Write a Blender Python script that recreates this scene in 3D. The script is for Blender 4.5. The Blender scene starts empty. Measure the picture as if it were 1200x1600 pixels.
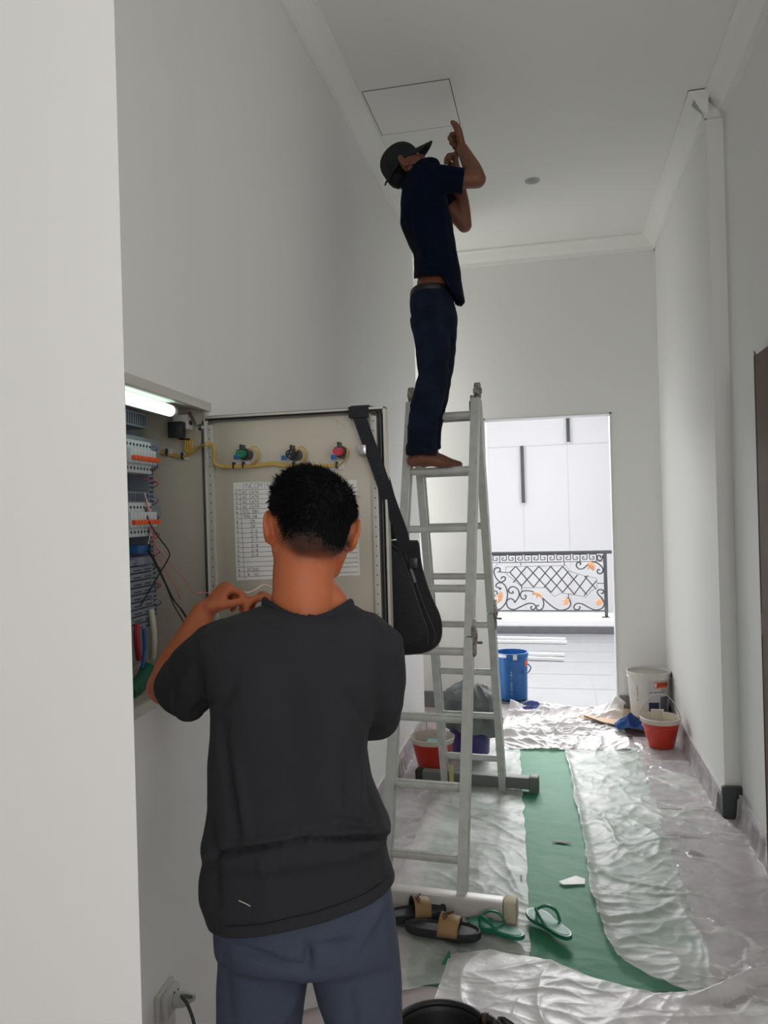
import bpy, bmesh, math, random
from math import sin, cos, pi, sqrt, radians, atan2
from mathutils import Vector, Matrix, noise
random.seed(7)
S = bpy.context.scene
COL = S.collection
V = Vector

# ---------------- camera ----------------
H = 1.6; YAW = radians(12.45); RS = 0.0275; RC = sqrt(1 - RS * RS); FPX = 1200.0
CF = V((-sin(YAW), cos(YAW), 0)); CR = V((cos(YAW), sin(YAW), 0)); CU = V((0, 0, 1)); CAM = V((0, 0, H))
cd = bpy.data.cameras.new('camera'); cam = bpy.data.objects.new('camera', cd); COL.objects.link(cam)
ix = CR * RC - CU * RS; iy = CR * RS + CU * RC
cam.matrix_world = Matrix(((ix.x, iy.x, -CF.x, 0), (ix.y, iy.y, -CF.y, 0), (ix.z, iy.z, -CF.z, H), (0, 0, 0, 1)))
cd.sensor_fit = 'VERTICAL'; cd.sensor_height = 36; cd.lens = 27; cd.clip_start = 0.05
S.camera = cam

def ray(px, py):
    dx = px - 600; dy = 800 - py
    return CF + CR * ((dx * RC + dy * RS) / FPX) + CU * ((-dx * RS + dy * RC) / FPX)
def P(px, py, d): return CAM + ray(px, py) * d
def atY(px, py, y): r = ray(px, py); return CAM + r * (y / r.y)
def atX(px, py, x): r = ray(px, py); return CAM + r * (x / r.x)
def atZ(px, py, z): r = ray(px, py); return CAM + r * ((z - H) / r.z)
def proj(p):
    q = p - CAM; d = q.dot(CF); a = q.dot(CR) / d * FPX; b = q.dot(CU) / d * FPX
    return 600 + a * RC - b * RS, 800 - (a * RS + b * RC), d

# ---------------- light and exposure ----------------
w = bpy.data.worlds.new('overcast_sky'); S.world = w; w.use_nodes = True
w.node_tree.nodes['Background'].inputs[0].default_value = (0.93, 0.96, 1.0, 1)
w.node_tree.nodes['Background'].inputs[1].default_value = 0.5
def area(name, loc, target, sx, sy, power, colr):
    l = bpy.data.lights.new(name, 'AREA'); l.shape = 'RECTANGLE'; l.size = sx; l.size_y = sy; l.energy = power; l.color = colr
    o = bpy.data.objects.new(name, l); COL.objects.link(o); o.location = loc
    o.rotation_euler = (V(target) - V(loc)).to_track_quat('-Z', 'Y').to_euler()
    return o
area('fill_behind', (-1.2, -2.93, 1.65), (-1.0, 3, 1.2), 2.6, 1.9, 5, (0.96, 0.97, 1.0))  # unseen fill lamp behind the camera, set in an added rear opening
area('fill_side', (0.90, -0.2, 1.8), (-1.0, 1.6, 1.8), 1.1, 1.7, 10, (1.0, 0.975, 0.94))  # fill lamp for the near left side, in an opening added for it
area('fill_rear', (0.55, -2.97, 2.3), (0.2, 5.0, 2.5), 0.5, 1.2, 26, (1.0, 0.98, 0.96))  # extra fill lamp aimed down the corridor from a second added rear opening
area('fill_high', (0.90, 1.6, 2.3), (-.6, 2.6, 2.3), 0.5, 1.1, 3, (1.0, 0.98, 0.95))  # small fill lamp added high on the right to lift the near left
area('fill_alcove', (-1.62, 5.90, 1.95), (0.5, 5.88, 2.1), 0.5, 2.0, 9, (1.0, 0.99, 0.96))  # fill lamp for the corridor end, in an opening added in the recess
area('skylight_over_terrace', (0.0, 9.4, 4.3), (0.0, 6.9, 0.3), 2.6, 2.6, 220, (0.97, 0.98, 1.0))
area('corridor_fill_over_facade', (0.0, 12.3, 3.9), (0.0, 5.0, 1.6), 5.0, 1.6, 600, (0.98, 0.98, 1.0))  # lamp added besides the sky to brighten the corridor through the doorway
S.view_settings.view_transform = 'Standard'; S.view_settings.look = 'None'
S.view_settings.gamma = 1; S.view_settings.use_curve_mapping = False
S.view_settings.exposure = 0.0

# ---------------- materials ----------------
def lin(c):
    return tuple(((x / 255) / 12.92 if x / 255 <= 0.04045 else ((x / 255 + 0.055) / 1.055) ** 2.4) for x in c)
def mat(name, rgb, rough=0.6, metal=0.0, bump=None, var=None, emis=None, alpha=None, spec=0.5, trans=0.0, coat=0):
    """bump=(scale,strength)  var=(scale,amount,rgb2) ; rgb in 0-255 sRGB"""
    m = bpy.data.materials.new(name); m.use_nodes = True; nt = m.node_tree; b = nt.nodes['Principled BSDF']
    c = (*lin(rgb), 1)
    b.inputs['Base Color'].default_value = c; b.inputs['Roughness'].default_value = rough
    b.inputs['Metallic'].default_value = metal; b.inputs['Specular IOR Level'].default_value = spec
    if trans: b.inputs['Transmission Weight'].default_value = trans
    if coat: b.inputs['Coat Weight'].default_value = coat
    tc = nt.nodes.new('ShaderNodeTexCoord')
    if var:
        n = nt.nodes.new('ShaderNodeTexNoise'); n.inputs['Scale'].default_value = var[0]; n.inputs['Detail'].default_value = 5
        nt.links.new(tc.outputs['Object'], n.inputs['Vector'])
        r = nt.nodes.new('ShaderNodeMapRange'); r.inputs[1].default_value = 0.4; r.inputs[2].default_value = 0.7
        r.inputs[3].default_value = 0; r.inputs[4].default_value = var[1]; nt.links.new(n.outputs[0], r.inputs[0])
        mx = nt.nodes.new('ShaderNodeMix'); mx.data_type = 'RGBA'
        mx.inputs[6].default_value = c; mx.inputs[7].default_value = (*lin(var[2]), 1)
        nt.links.new(r.outputs[0], mx.inputs[0]); nt.links.new(mx.outputs[2], b.inputs['Base Color'])
    if bump:
        n = nt.nodes.new('ShaderNodeTexNoise'); n.inputs['Scale'].default_value = bump[0]; n.inputs['Detail'].default_value = 4
        nt.links.new(tc.outputs['Object'], n.inputs['Vector'])
        bp = nt.nodes.new('ShaderNodeBump'); bp.inputs['Strength'].default_value = bump[1]; bp.inputs['Distance'].default_value = 0.01
        nt.links.new(n.outputs[0], bp.inputs['Height']); nt.links.new(bp.outputs[0], b.inputs['Normal'])
    if emis:
        b.inputs['Emission Color'].default_value = (*lin(rgb), 1); b.inputs['Emission Strength'].default_value = emis
    if alpha is not None: b.inputs['Alpha'].default_value = alpha
    return m

# ---------------- mesh builder ----------------
class MB:
    def __init__(s): s.v = []; s.f = []; s.m = []; s.mi = 0
    def add(s, vs, fs, mi=None):
        o = len(s.v); s.v += [V(x) for x in vs]
        for f in fs: s.f.append([i + o for i in f]); s.m.append(s.mi if mi is None else mi)
        return s
    def box(s, a, b, T=None, bev=0, mi=None):
        x0, y0, z0 = [min(p, q) for p, q in zip(a, b)]; x1, y1, z1 = [max(p, q) for p, q in zip(a, b)]
        if bev:
            bm = bmesh.new(); bmesh.ops.create_cube(bm, size=1)
            for v in bm.verts: v.co = V(((x0 + x1) / 2 + v.co.x * (x1 - x0), (y0 + y1) / 2 + v.co.y * (y1 - y0), (z0 + z1) / 2 + v.co.z * (z1 - z0)))
            bmesh.ops.bevel(bm, geom=bm.edges[:], offset=bev, segments=2, profile=0.5, affect='EDGES')
            vs = [v.co.copy() for v in bm.verts]; fs = [[v.index for v in f.verts] for f in bm.faces]; bm.free()
        else:
            vs = [V((x, y, z)) for x in (x0, x1) for y in (y0, y1) for z in (z0, z1)]
            fs = [(0, 1, 3, 2), (4, 6, 7, 5), (0, 4, 5, 1), (2, 3, 7, 6), (0, 2, 6, 4), (1, 5, 7, 3)]
        if T: vs = [T(v) for v in vs]
        return s.add(vs, fs, mi)
    def rings(s, rs, cap=True, closed=False, mi=None):
        n = len(rs[0]); o = len(s.v)
        for r in rs: s.v += [V(p) for p in r]
        k = s.mi if mi is None else mi
        m = len(rs)
        for i in range(m if closed else m - 1):
            a = o + i * n; b = o + ((i + 1) % m) * n
            for j in range(n): s.f.append([a + j, a + (j + 1) % n, b + (j + 1) % n, b + j]); s.m.append(k)
        if cap and not closed:
            s.f.append(list(range(o + n - 1, o - 1, -1))); s.m.append(k)
            s.f.append(list(range(o + (m - 1) * n, o + m * n))); s.m.append(k)
        return s
    def tube(s, pts, r, n=10, mi=None, round_ends=False, closed=False, flat=None, up=None):
        """pts: points, r: radius or list; flat=(a,b) scale of the two section axes"""
        pts = [V(p) for p in pts]; m = len(pts)
        rr = list(r) if isinstance(r, (list, tuple)) else [r] * m
        if round_ends and not closed:
            d0 = (pts[0] - pts[1]).normalized(); d1 = (pts[-1] - pts[-2]).normalized()
            a = [pts[0] + d0 * rr[0] * k for k in (0.95, 0.7, 0.38)]; ar = [rr[0] * k for k in (0.25, 0.7, 0.92)]
            b = [pts[-1] + d1 * rr[-1] * k for k in (0.38, 0.7, 0.95)]; br = [rr[-1] * k for k in (0.92, 0.7, 0.25)]
            pts = a + pts + b; rr = ar + rr + br; m = len(pts)
        ts = []
        for i in range(m):
            if closed: t = pts[(i + 1) % m] - pts[i - 1]
            else: t = pts[min(i + 1, m - 1)] - pts[max(i - 1, 0)]
            ts.append(t.normalized())
        if up is None: up = V((0, 0, 1)) if abs(ts[0].z) < 0.9 else V((1, 0, 0))
        u = V(up); u = (u - ts[0] * u.dot(ts[0])).normalized()
        rs = []; fa, fb = flat or (1, 1)
        for i in range(m):
            u = (u - ts[i] * u.dot(ts[i])).normalized(); w_ = ts[i].cross(u)
            rs.append([pts[i] + (u * cos(2 * pi * k / n) * fa + w_ * sin(2 * pi * k / n) * fb) * rr[i] for k in range(n)])
        return s.rings(rs, closed=closed, mi=mi)
    def ell(s, c, r, ax=None, nu=16, nv=10, mi=None):
        c = V(c); ax = ax or (V((1, 0, 0)), V((0, 1, 0)), V((0, 0, 1)))
        rs = []
        for i in range(nv + 1):
            a = pi * (0.02 + 0.96 * i / nv)
            rs.append([c + ax[0] * r[0] * sin(a) * cos(2 * pi * j / nu) + ax[1] * r[1] * sin(a) * sin(2 * pi * j / nu) - ax[2] * r[2] * cos(a) for j in range(nu)])
        return s.rings(rs, mi=mi)
    def lathe(s, c, prof, n=32, mi=None, T=None, cap=True):
        """prof: (r,z) list"""
        c = V(c); rs = [[c + V((r * cos(2 * pi * k / n), r * sin(2 * pi * k / n), z)) for k in range(n)] for r, z in prof]
        if T: rs = [[T(p) for p in r] for r in rs]
        return s.rings(rs, mi=mi, cap=cap)
    def prism(s, poly, ext, mi=None):
        ext = V(ext); return s.rings([[V(p) for p in poly], [V(p) + ext for p in poly]], mi=mi)
    def build(s, name, mats, parent=None, smooth=True, flip=False):
        me = bpy.data.meshes.new(name)
        off = ORG.get(parent.name, V((0, 0, 0))) if parent else V((0, 0, 0))
        me.from_pydata([tuple(v - off) for v in s.v], [], s.f)
        if not isinstance(mats, (list, tuple)): mats = [mats]
        for m in mats: me.materials.append(m)
        for p, k in zip(me.polygons, s.m): p.material_index = min(k, len(mats) - 1)
        bm = bmesh.new(); bm.from_mesh(me); bmesh.ops.recalc_face_normals(bm, faces=bm.faces[:]); bm.to_mesh(me); bm.free()
        fin(me, smooth)
        return link(name, me, parent)
ORG = {}
def fin(me, smooth=True):
    if smooth:
        me.polygons.foreach_set('use_smooth', [True] * len(me.polygons))
        if smooth is True: me.set_sharp_from_angle(angle=radians(38))
def link(name, me, parent=None):
    o = bpy.data.objects.new(name, me); COL.objects.link(o)
    if parent: o.parent = parent; ORG[o.name] = ORG.get(parent.name, V((0, 0, 0)))
    return o
def tag(o, label, cat, group=None, kind=None):
    o['label'] = label; o['category'] = cat
    if group: o['group'] = group
    if kind: o['kind'] = kind
    return o
def thing(name, loc, label, cat, group=None):
    o = bpy.data.objects.new(name, None); o.empty_display_size = 0.05; COL.objects.link(o); o.location = loc; ORG[o.name] = V(loc)
    return tag(o, label, cat, group)
def struct(name, mb, m, smooth=False):
    o = mb.build(name, m, None, smooth); o['kind'] = 'structure'; return o
def copy_tree(o, parent=None, shift=None):
    c = o.copy(); COL.objects.link(c); c.parent = parent
    if shift is not None: c.location = o.location + V(shift)
    ORG[c.name] = ORG.get(o.name, V((0, 0, 0))) + V(shift or (0, 0, 0))
    for ch in list(o.children): copy_tree(ch, c)
    return c
def spline(pts, k=8, closed=False):
    pts = [V(p) for p in pts]; n = len(pts); out = []
    for i in range(n if closed else n - 1):
        if closed: a, b, c, d = pts[i - 1], pts[i], pts[(i + 1) % n], pts[(i + 2) % n]
        else: a, b, c, d = pts[max(i - 1, 0)], pts[i], pts[i + 1], pts[min(i + 2, n - 1)]
        for j in range(k):
            t = j / k
            out.append(0.5 * ((2 * b) + (c - a) * t + (2 * a - 5 * b + 4 * c - d) * t * t + (3 * b - a - 3 * c + d) * t ** 3))
    if not closed: out.append(pts[-1].copy())
    return out
def fuse(mb, voxel, smooth=4, factor=0.5):
    """union of all the closed shapes in mb as one continuous surface -> mesh"""
    me = bpy.data.meshes.new('tmp'); me.from_pydata([tuple(v) for v in mb.v], [], mb.f)
    bm = bmesh.new(); bm.from_mesh(me); bmesh.ops.recalc_face_normals(bm, faces=bm.faces[:]); bm.to_mesh(me); bm.free()
    o = bpy.data.objects.new('tmp', me); COL.objects.link(o)
    r = o.modifiers.new('r', 'REMESH'); r.mode = 'VOXEL'; r.voxel_size = voxel
    sm = o.modifiers.new('s', 'SMOOTH'); sm.factor = factor; sm.iterations = smooth
    dg = bpy.context.evaluated_depsgraph_get(); ev = o.evaluated_get(dg)
    out = bpy.data.meshes.new_from_object(ev, depsgraph=dg)
    bpy.data.objects.remove(o); bpy.data.meshes.remove(me)
    return out
def finish_mesh(name, me, mats, parent, smooth='all'):
    off = ORG.get(parent.name, V((0, 0, 0))) if parent else V((0, 0, 0))
    for v in me.vertices: v.co = v.co - off
    me.materials.clear()
    for m in (mats if isinstance(mats, (list, tuple)) else [mats]): me.materials.append(m)
    fin(me, smooth); me.name = name
    return link(name, me, parent)
def sstep(a, b, x):
    t = max(0, min(1, (x - a) / (b - a))); return t * t * (3 - 2 * t)
def seg_d(px, py, a, b):
    ax, ay = a; bx, by = b; dx, dy = bx - ax, by - ay; t = max(0, min(1, ((px - ax) * dx + (py - ay) * dy) / (dx * dx + dy * dy)))
    return math.hypot(px - ax - t * dx, py - ay - t * dy), t

# letter strokes on a 4 x 6 grid
GL = {'I': [[(2, 0), (2, 6)]], 'N': [[(0, 0), (0, 6), (4, 0), (4, 6)]], 'C': [[(4, 5), (3, 6), (1, 6), (0, 4), (0, 2), (1, 0), (3, 0), (4, 1)]],
      'O': [[(1, 0), (0, 2), (0, 4), (1, 6), (3, 6), (4, 4), (4, 2), (3, 0), (1, 0)]], 'M': [[(0, 0), (0, 6), (2, 2), (4, 6), (4, 0)]],
      'G': [[(4, 5), (3, 6), (1, 6), (0, 4), (0, 2), (1, 0), (3, 0), (4, 1), (4, 3), (2, 3)]], 'A': [[(0, 0), (2, 6), (4, 0)], [(1, 2), (3, 2)]],
      'K': [[(0, 0), (0, 6)], [(4, 6), (0, 2.5)], [(1, 3.2), (4, 0)]], 'L': [[(0, 6), (0, 0), (4, 0)]], 'E': [[(4, 6), (0, 6), (0, 0), (4, 0)], [(0, 3), (3, 3)]],
      'T': [[(0, 6), (4, 6)], [(2, 6), (2, 0)]], 'S': [[(4, 5), (3, 6), (1, 6), (0, 5), (1, 3.4), (3, 2.8), (4, 1.4), (3, 0), (1, 0), (0, 1)]],
      'P': [[(0, 0), (0, 6), (3, 6), (4, 4.5), (3, 3), (0, 3)]], 'D': [[(0, 0), (0, 6), (2, 6), (4, 4), (4, 2), (2, 0), (0, 0)]],
      'B': [[(0, 0), (0, 6), (3, 6), (3.6, 4.6), (3, 3.2), (0, 3.2)], [(3, 3.2), (4, 1.6), (3, 0), (0, 0)]], 'F': [[(0, 0), (0, 6), (4, 6)], [(0, 3), (3, 3)]],
      'R': [[(0, 0), (0, 6), (3, 6), (4, 4.5), (3, 3), (0, 3)], [(2, 3), (4, 0)]], 'J': [[(3, 6), (3, 1), (2, 0), (1, 0), (0, 1)]],
      'U': [[(0, 6), (0, 1), (1, 0), (3, 0), (4, 1), (4, 6)]], 'V': [[(0, 6), (2, 0), (4, 6)]],
      '0': [[(1, 0), (0, 2), (0, 4), (1, 6), (3, 6), (4, 4), (4, 2), (3, 0), (1, 0)]], '1': [[(1, 5), (2, 6), (2, 0)]],
      '2': [[(0, 5), (1, 6), (3, 6), (4, 4.5), (0, 0), (4, 0)]], '3': [[(0, 6), (4, 6), (2, 3.5), (4, 2), (3, 0), (0, 0)]],
      '4': [[(3, 0), (3, 6), (0, 2), (4, 2)]], '5': [[(4, 6), (0, 6), (0, 3.4), (3, 3.4), (4, 2), (3, 0), (0, 0)]],
      '6': [[(4, 6), (1, 5), (0, 2), (1, 0), (3, 0), (4, 2), (3, 3), (0, 2.4)]], '7': [[(0, 6), (4, 6), (1, 0)]],
      '8': [[(2, 3.2), (0, 4.6), (2, 6), (4, 4.6), (2, 3.2), (0, 1.4), (2, 0), (4, 1.4), (2, 3.2)]], '9': [[(0, 0), (3, 1), (4, 4), (3, 6), (1, 6), (0, 4), (1, 3), (4, 3.6)]],
      '-': [[(0.5, 3), (3.5, 3)]]}
def strokes(mb, text, T, h, wid, jit=0.0, mi=None, adv=None):
    """write with flat ribbons; T(u,v) maps text plane (metres) to space"""
    s = h / 6; x = 0; adv = adv or 6 * s
    for ch in text:
        for st in GL.get(ch, []):
            pts = [(x + p[0] * s + random.uniform(-jit, jit), p[1] * s + random.uniform(-jit, jit)) for p in st]
            for (ax, ay), (bx, by) in zip(pts[:-1], pts[1:]):
                L = math.hypot(bx - ax, by - ay) or 1e-6; nx, ny = -(by - ay) / L * wid / 2, (bx - ax) / L * wid / 2
                mb.add([T(ax + nx, ay + ny), T(ax - nx, ay - ny), T(bx - nx, by - ny), T(bx + nx, by + ny)], [(0, 1, 2, 3)], mi)
        x += adv
    return x
# ================= the room =================
CEIL = 3.66; XL = -0.97; XR = 0.812; XRN = 0.89; YB = 6.2; YR = 4.18; YF = 2.045
M_wall = mat('white_wall_paint', (238, 238, 235), 0.75, bump=(3.0, 0.06))
M_ceil = mat('white_ceiling_paint', (240, 240, 236), 0.85)
M_floor = mat('pinkish_floor_protection', (188, 174, 174), 0.45, var=(3, 0.6, (200, 190, 188)))
M_dark_skirt = mat('dark_grey_stone_skirting', (66, 70, 72), 0.4)
M_skirt = mat('grey_stone_skirting', (132, 134, 134), 0.4, var=(9, .5, (112, 112, 112)))
M_white = mat('white_gloss_trim', (222, 222, 220), 0.4)

struct('floor', MB().box((-4, -3.2, -0.1), (1.1, 6.34, 0)), M_floor)
struct('ceiling', MB().box((-4, -3.2, CEIL), (1.1, 6.34, CEIL + 0.1)), M_ceil)
# pier close to the camera at the left
r_ = ray(200, 800); pcx = r_.x / r_.y * 0.95
struct('wall_pier', MB().prism([(-4, .95, 0), (pcx, .95, 0), (pcx * 1.13 - .004, 1.07, 0), (-4, 1.07, 0)], (0, 0, CEIL)), M_wall)
# left wall near part (with the cabinet niche), very slightly turned
E1 = V((0.065, -0.9979, 0)); E2 = V((-0.9979, -0.065, 0)); O1 = V((XL, YF, 0))
def F(v): return O1 + E1 * v[0] + E2 * v[1] + V((0, 0, v[2]))   # v = (distance towards camera, depth into wall, z)
CS0, CS1, CZ0, CZ1 = 0.0, 0.53, 1.165, 1.915
mb = MB()
mb.box((0, 0.0, 0), (1.1, 0.3, CZ0), T=F); mb.box((0, 0, CZ1), (1.1, 0.3, CEIL), T=F)
mb.box((CS1, 0, CZ0), (1.1, 0.3, CZ1), T=F); mb.box((0, 0.26, CZ0), (CS1, 0.3, CZ1), T=F)
struct('wall_left', mb, M_wall)
struct('wall_left', MB().box((XL - 0.3, YF, 0), (XL, 5.6, CEIL)), M_wall)
struct('wall_left', MB().box((-1.75, 5.4, 0), (-1.6, 6.34, .9)).box((-1.75, 5.4, 3.0), (-1.6, 6.34, CEIL)).box((-1.6, 5.45, 0), (XL - 0.3, 5.6, CEIL)), M_wall)
# back wall with the terrace opening
dl = atY(755, 655, YB); dr = atY(961, 860, YB); DX0, DX1, DZ = dl.x, dr.x, 2.325
mb = MB().box((-1.6, YB, 0), (DX0, YB + .14, CEIL)).box((DX1, YB, 0), (1.1, YB + .14, CEIL)).box((DX0, YB, DZ), (DX1, YB + .14, CEIL))
struct('wall_back', mb, M_wall)
# right wall: far part stands proud of the near part
struct('wall_right', MB().box((XR, YR, 0), (1.1, YB, CEIL)), M_wall)
struct('wall_right', MB().box((XRN, -3.0, 0), (1.1, -.8, CEIL)).box((XRN, .4, 0), (1.1, 1.3, CEIL)).box((XRN, 1.9, 0), (1.1, YR, CEIL)).box((XRN, 1.3, 0), (1.1, 1.9, 1.7)).box((XRN, 1.3, 2.9), (1.1, 1.9, CEIL)).box((XRN, -.8, 0), (1.1, .4, .9)).box((XRN, -.8, 2.7), (1.1, .4, CEIL)), M_wall)
struct('window_3', MB().box((XRN - .01, -.82, .88), (XRN + .05, -.78, 2.72)).box((XRN - .01, .38, .88), (XRN + .05, .42, 2.72)).box((XRN - .01, -.78, .88), (XRN + .05, .38, .92)).box((XRN - .01, -.78, 2.68), (XRN + .05, .38, 2.72)), M_white)  # frame of an unseen opening added to hold the side fill lamp
struct('wall_rear', MB().box((-4, -3.2, 0), (-2.6, -3.0, CEIL)).box((0.2, -3.2, 0), (.28, -3.0, CEIL)).box((.82, -3.2, 0), (1.1, -3.0, CEIL)).box((.28, -3.2, 0), (.82, -3.0, 1.65)).box((.28, -3.2, 2.95), (.82, -3.0, CEIL)).box((-2.6, -3.2, 0), (0.2, -3.0, .6)).box((-2.6, -3.2, 2.7), (0.2, -3.0, CEIL)), M_wall)  # both rear openings are added for the fill lamps
struct('wall_side', MB().box((-4, -3.0, 0), (-3.85, 0.95, CEIL)), M_wall)
struct('window_4', MB().box((XRN - .01, 1.28, 1.68), (XRN + .05, 1.32, 2.92)).box((XRN - .01, 1.88, 1.68), (XRN + .05, 1.92, 2.92)).box((XRN - .01, 1.32, 1.68), (XRN + .05, 1.88, 1.72)).box((XRN - .01, 1.32, 2.88), (XRN + .05, 1.88, 2.92)), M_white)  # frame of an unseen high opening added for its fill lamp
# cornices
def cornice(mb, a, b, out):
    a = V(a); b = V(b); out = V(out)
    prof = [(0, 0), (0, -.11), (.015, -.11), (.02, -.085), (.045, -.06), (.07, -.03), (.085, -.02), (.1, -.015), (.1, 0)]
    mb.rings([[p + out * u + V((0, 0, v)) for u, v in prof] for p in (a, b)])
mb = MB(); cornice(mb, (XL, YF, CEIL), (XL, 5.6, CEIL), (1, 0, 0)); cornice(mb, F((0, 0, CEIL)), F((1.1, 0, CEIL)), (1, 0, 0))
struct('trim_1', mb, M_ceil)
mb = MB(); cornice(mb, (-1.6, YB, CEIL), (XR, YB, CEIL), (0, -1, 0)); struct('trim_2', mb, M_ceil)
mb = MB(); cornice(mb, (XR, YR - .06, CEIL), (XR, YB, CEIL), (-1, 0, 0)); cornice(mb, (XRN, -3, CEIL), (XRN, YR, CEIL), (-1, 0, 0))
mb.box((XR - .1, YR - .1, CEIL - .004), (XRN, YR, CEIL + .01))
mb.rings([[V((x, YR - d, CEIL - h)), V((XR, YR - d, CEIL - h)), V((XR, YR, CEIL - h)), V((x, YR, CEIL - h))] for x, d, h in ((XR - .1, .1, 0), (XR - .1, .1, .015), (XR - .07, .07, .03), (XR - .045, .045, .06), (XR - .02, .02, .085), (XR - .015, .015, .11))])
mb.box((XR - .01, YR - .02, CEIL - .11), (XRN, YR, CEIL))
struct('trim_3', mb, M_ceil)
# skirtings
def skirt(name, a, b, m=None): struct(name, MB().box(a, b, bev=.003), m or M_skirt)
skirt('baseboard_left', (XL, YF + .02, 0), (XL + .014, 5.6, .115)); skirt('baseboard_left', (XL - .3, 5.6, 0), (XL + .014, 5.614, .115))
mb = MB().box((0, -.014, 0), (1.0, 0, .115), T=F); struct('baseboard_left', mb, M_skirt)
skirt('baseboard_back', (-1.6, YB - .014, 0), (DX0 - .0, YB, .13)); skirt('baseboard_back', (DX1, YB - .014, 0), (XR, YB, .13))
skirt('baseboard_right', (XR - .014, YR, 0), (XR, YB, .115)); skirt('baseboard_right', (XRN - .014, -3, 0), (XRN, YR, .115))
skirt('baseboard_corner', (XR - .018, YR - .03, 0), (XRN, YR, .165), M_dark_skirt)
M_tape = mat('white_masking_tape', (214, 212, 210), .5)
struct('trim_10', MB().box((XR - .017, YR + .02, .10), (XR, 5.6, .128)), M_tape); struct('trim_11', MB().box((XRN - .017, 2.2, .10), (XRN, YR - .03, .128)), M_tape)
struct('trim_12', MB().box((XL, 2.6, .10), (XL + .017, 5.58, .126)), M_tape)
# bare white reveal round the opening
mb = MB().box((DX0, YB - .004, 0), (DX0 + .012, YB + .145, DZ)).box((DX1 - .014, YB - .004, 0), (DX1, YB + .145, DZ)).box((DX0, YB - .004, DZ - .012), (DX1, YB + .145, DZ))
struct('trim_4', mb, M_white)

# ================= outside the opening =================
M_stone = mat('grey_terrace_tile', (97, 98, 100), 0.5, var=(4, .5, (86, 87, 90)))
M_ext = mat('white_exterior_render', (240, 239, 240), 0.8)
M_band = mat('grey_stone_nosing', (112, 110, 116), 0.5, var=(8, .5, (92, 92, 96)))
M_joint = mat('shadow_joint_grey', (222, 220, 222), 0.8); M_tjoint = mat('tile_grout', (126, 127, 130), 0.8)
M_slit = mat('dark_slit_glass', (70, 72, 76), 0.25)
mb = MB().box((-3, 6.34, -.1), (2, 10.45, 0))
struct('floor_terrace', mb, M_stone)
mb = MB()
for k in range(7): mb.box((-3, 6.34 + .6 * k, 0), (1.3, 6.346 + .6 * k, .0015))
for k in range(6): mb.box((-2.4 + .6 * k + .3, 6.34, 0), (-2.396 + .6 * k + .3, 9.95, .0015))
struct('trim_5', mb, M_tjoint)
struct('wall_parapet', MB().box((-3, 10.02, 0), (1.5, 10.75, .155), bev=.004), M_ext)
struct('trim_6', MB().box((-3, 9.97, 0), (.70, 10.02, .09), bev=.004), M_band)
mb = MB().box((-6, 14.3, -3), (6, 14.6, 7.5))
struct('wall_facade', mb, M_ext)
struct('wall_outer_right', MB().box((1.5, 6.34, -.1), (1.7, 14.3, 3.2)), M_ext)
struct('wall_outer_left', MB().box((-3.2, 6.34, -.1), (-3, 14.3, 3.6)), M_ext)
mb = MB()
a = atY(757, 700, 14.3); b = atY(1000, 684, 14.3); mb.box((-6, 14.292, a.z - .012), (6, 14.3, a.z + .008))
for px in (700, 818, 889, 1010):
    q = atY(px, 800, 14.3); mb.box((q.x - .005, 14.292, -3), (q.x + .005, 14.3, a.z))
struct('trim_7', mb, M_joint)
for n, (x, y0, y1) in enumerate(((815.5, 697, 786), (887, 651, 691))):
    q = atY(x, y0, 14.29); q2 = atY(x, y1, 14.29)
    mb = MB().box((q.x - .03, 14.25, q2.z), (q.x + .03, 14.3, q.z))
    struct('window_%d' % (n + 1), mb, M_slit)
    struct('trim_%d' % (8 + n), MB().box((q.x - .045, 14.24, q2.z - .03), (q.x + .045, 14.3, q2.z - .0)), M_joint)

# ceiling hatch and downlight
M_gap = mat('hatch_gap_shadow', (70, 66, 60), 0.9)
hx0, hx1, hy0, hy1 = -.862, -.43, 3.66, 4.11
hz = thing('ceiling_hatch', ((hx0 + hx1) / 2, (hy0 + hy1) / 2, CEIL), 'square white access hatch in the ceiling above the man on the ladder', 'hatch')
g = .0035; mb = MB()
for a, b in (((hx0, hy0), (hx1, hy0 + g)), ((hx0, hy1 - g), (hx1, hy1)), ((hx0, hy0), (hx0 + g, hy1)), ((hx1 - g, hy0), (hx1, hy1))):
    mb.box((*a, CEIL - .0016), (*b, CEIL + .01))
mb.build('gap', M_gap, hz, False)
MB().box((hx0 + g, hy0 + g, CEIL - .002), (hx1 - g, hy1 - g, CEIL + .01)).build('panel', M_ceil, hz, False)
q = atZ(832, 282, CEIL)
dlg = thing('ceiling_downlight', q, 'small round unlit downlight recessed in the white ceiling', 'light')
MB().lathe((q.x, q.y, CEIL), [(.0, -.002), (.03, -.002), (.036, -.004), (.044, -.006), (.047, -.003), (.047, .004)], 28).build('trim_ring', mat('downlight_grey_ring', (176, 180, 180), .35), dlg)
MB().lathe((q.x, q.y, CEIL), [(.0, -.0045), (.025, -.0045), (.03, -.0035), (.03, .0)], 24).build('lens', mat('downlight_lens', (150, 160, 160), .2), dlg)
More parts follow.
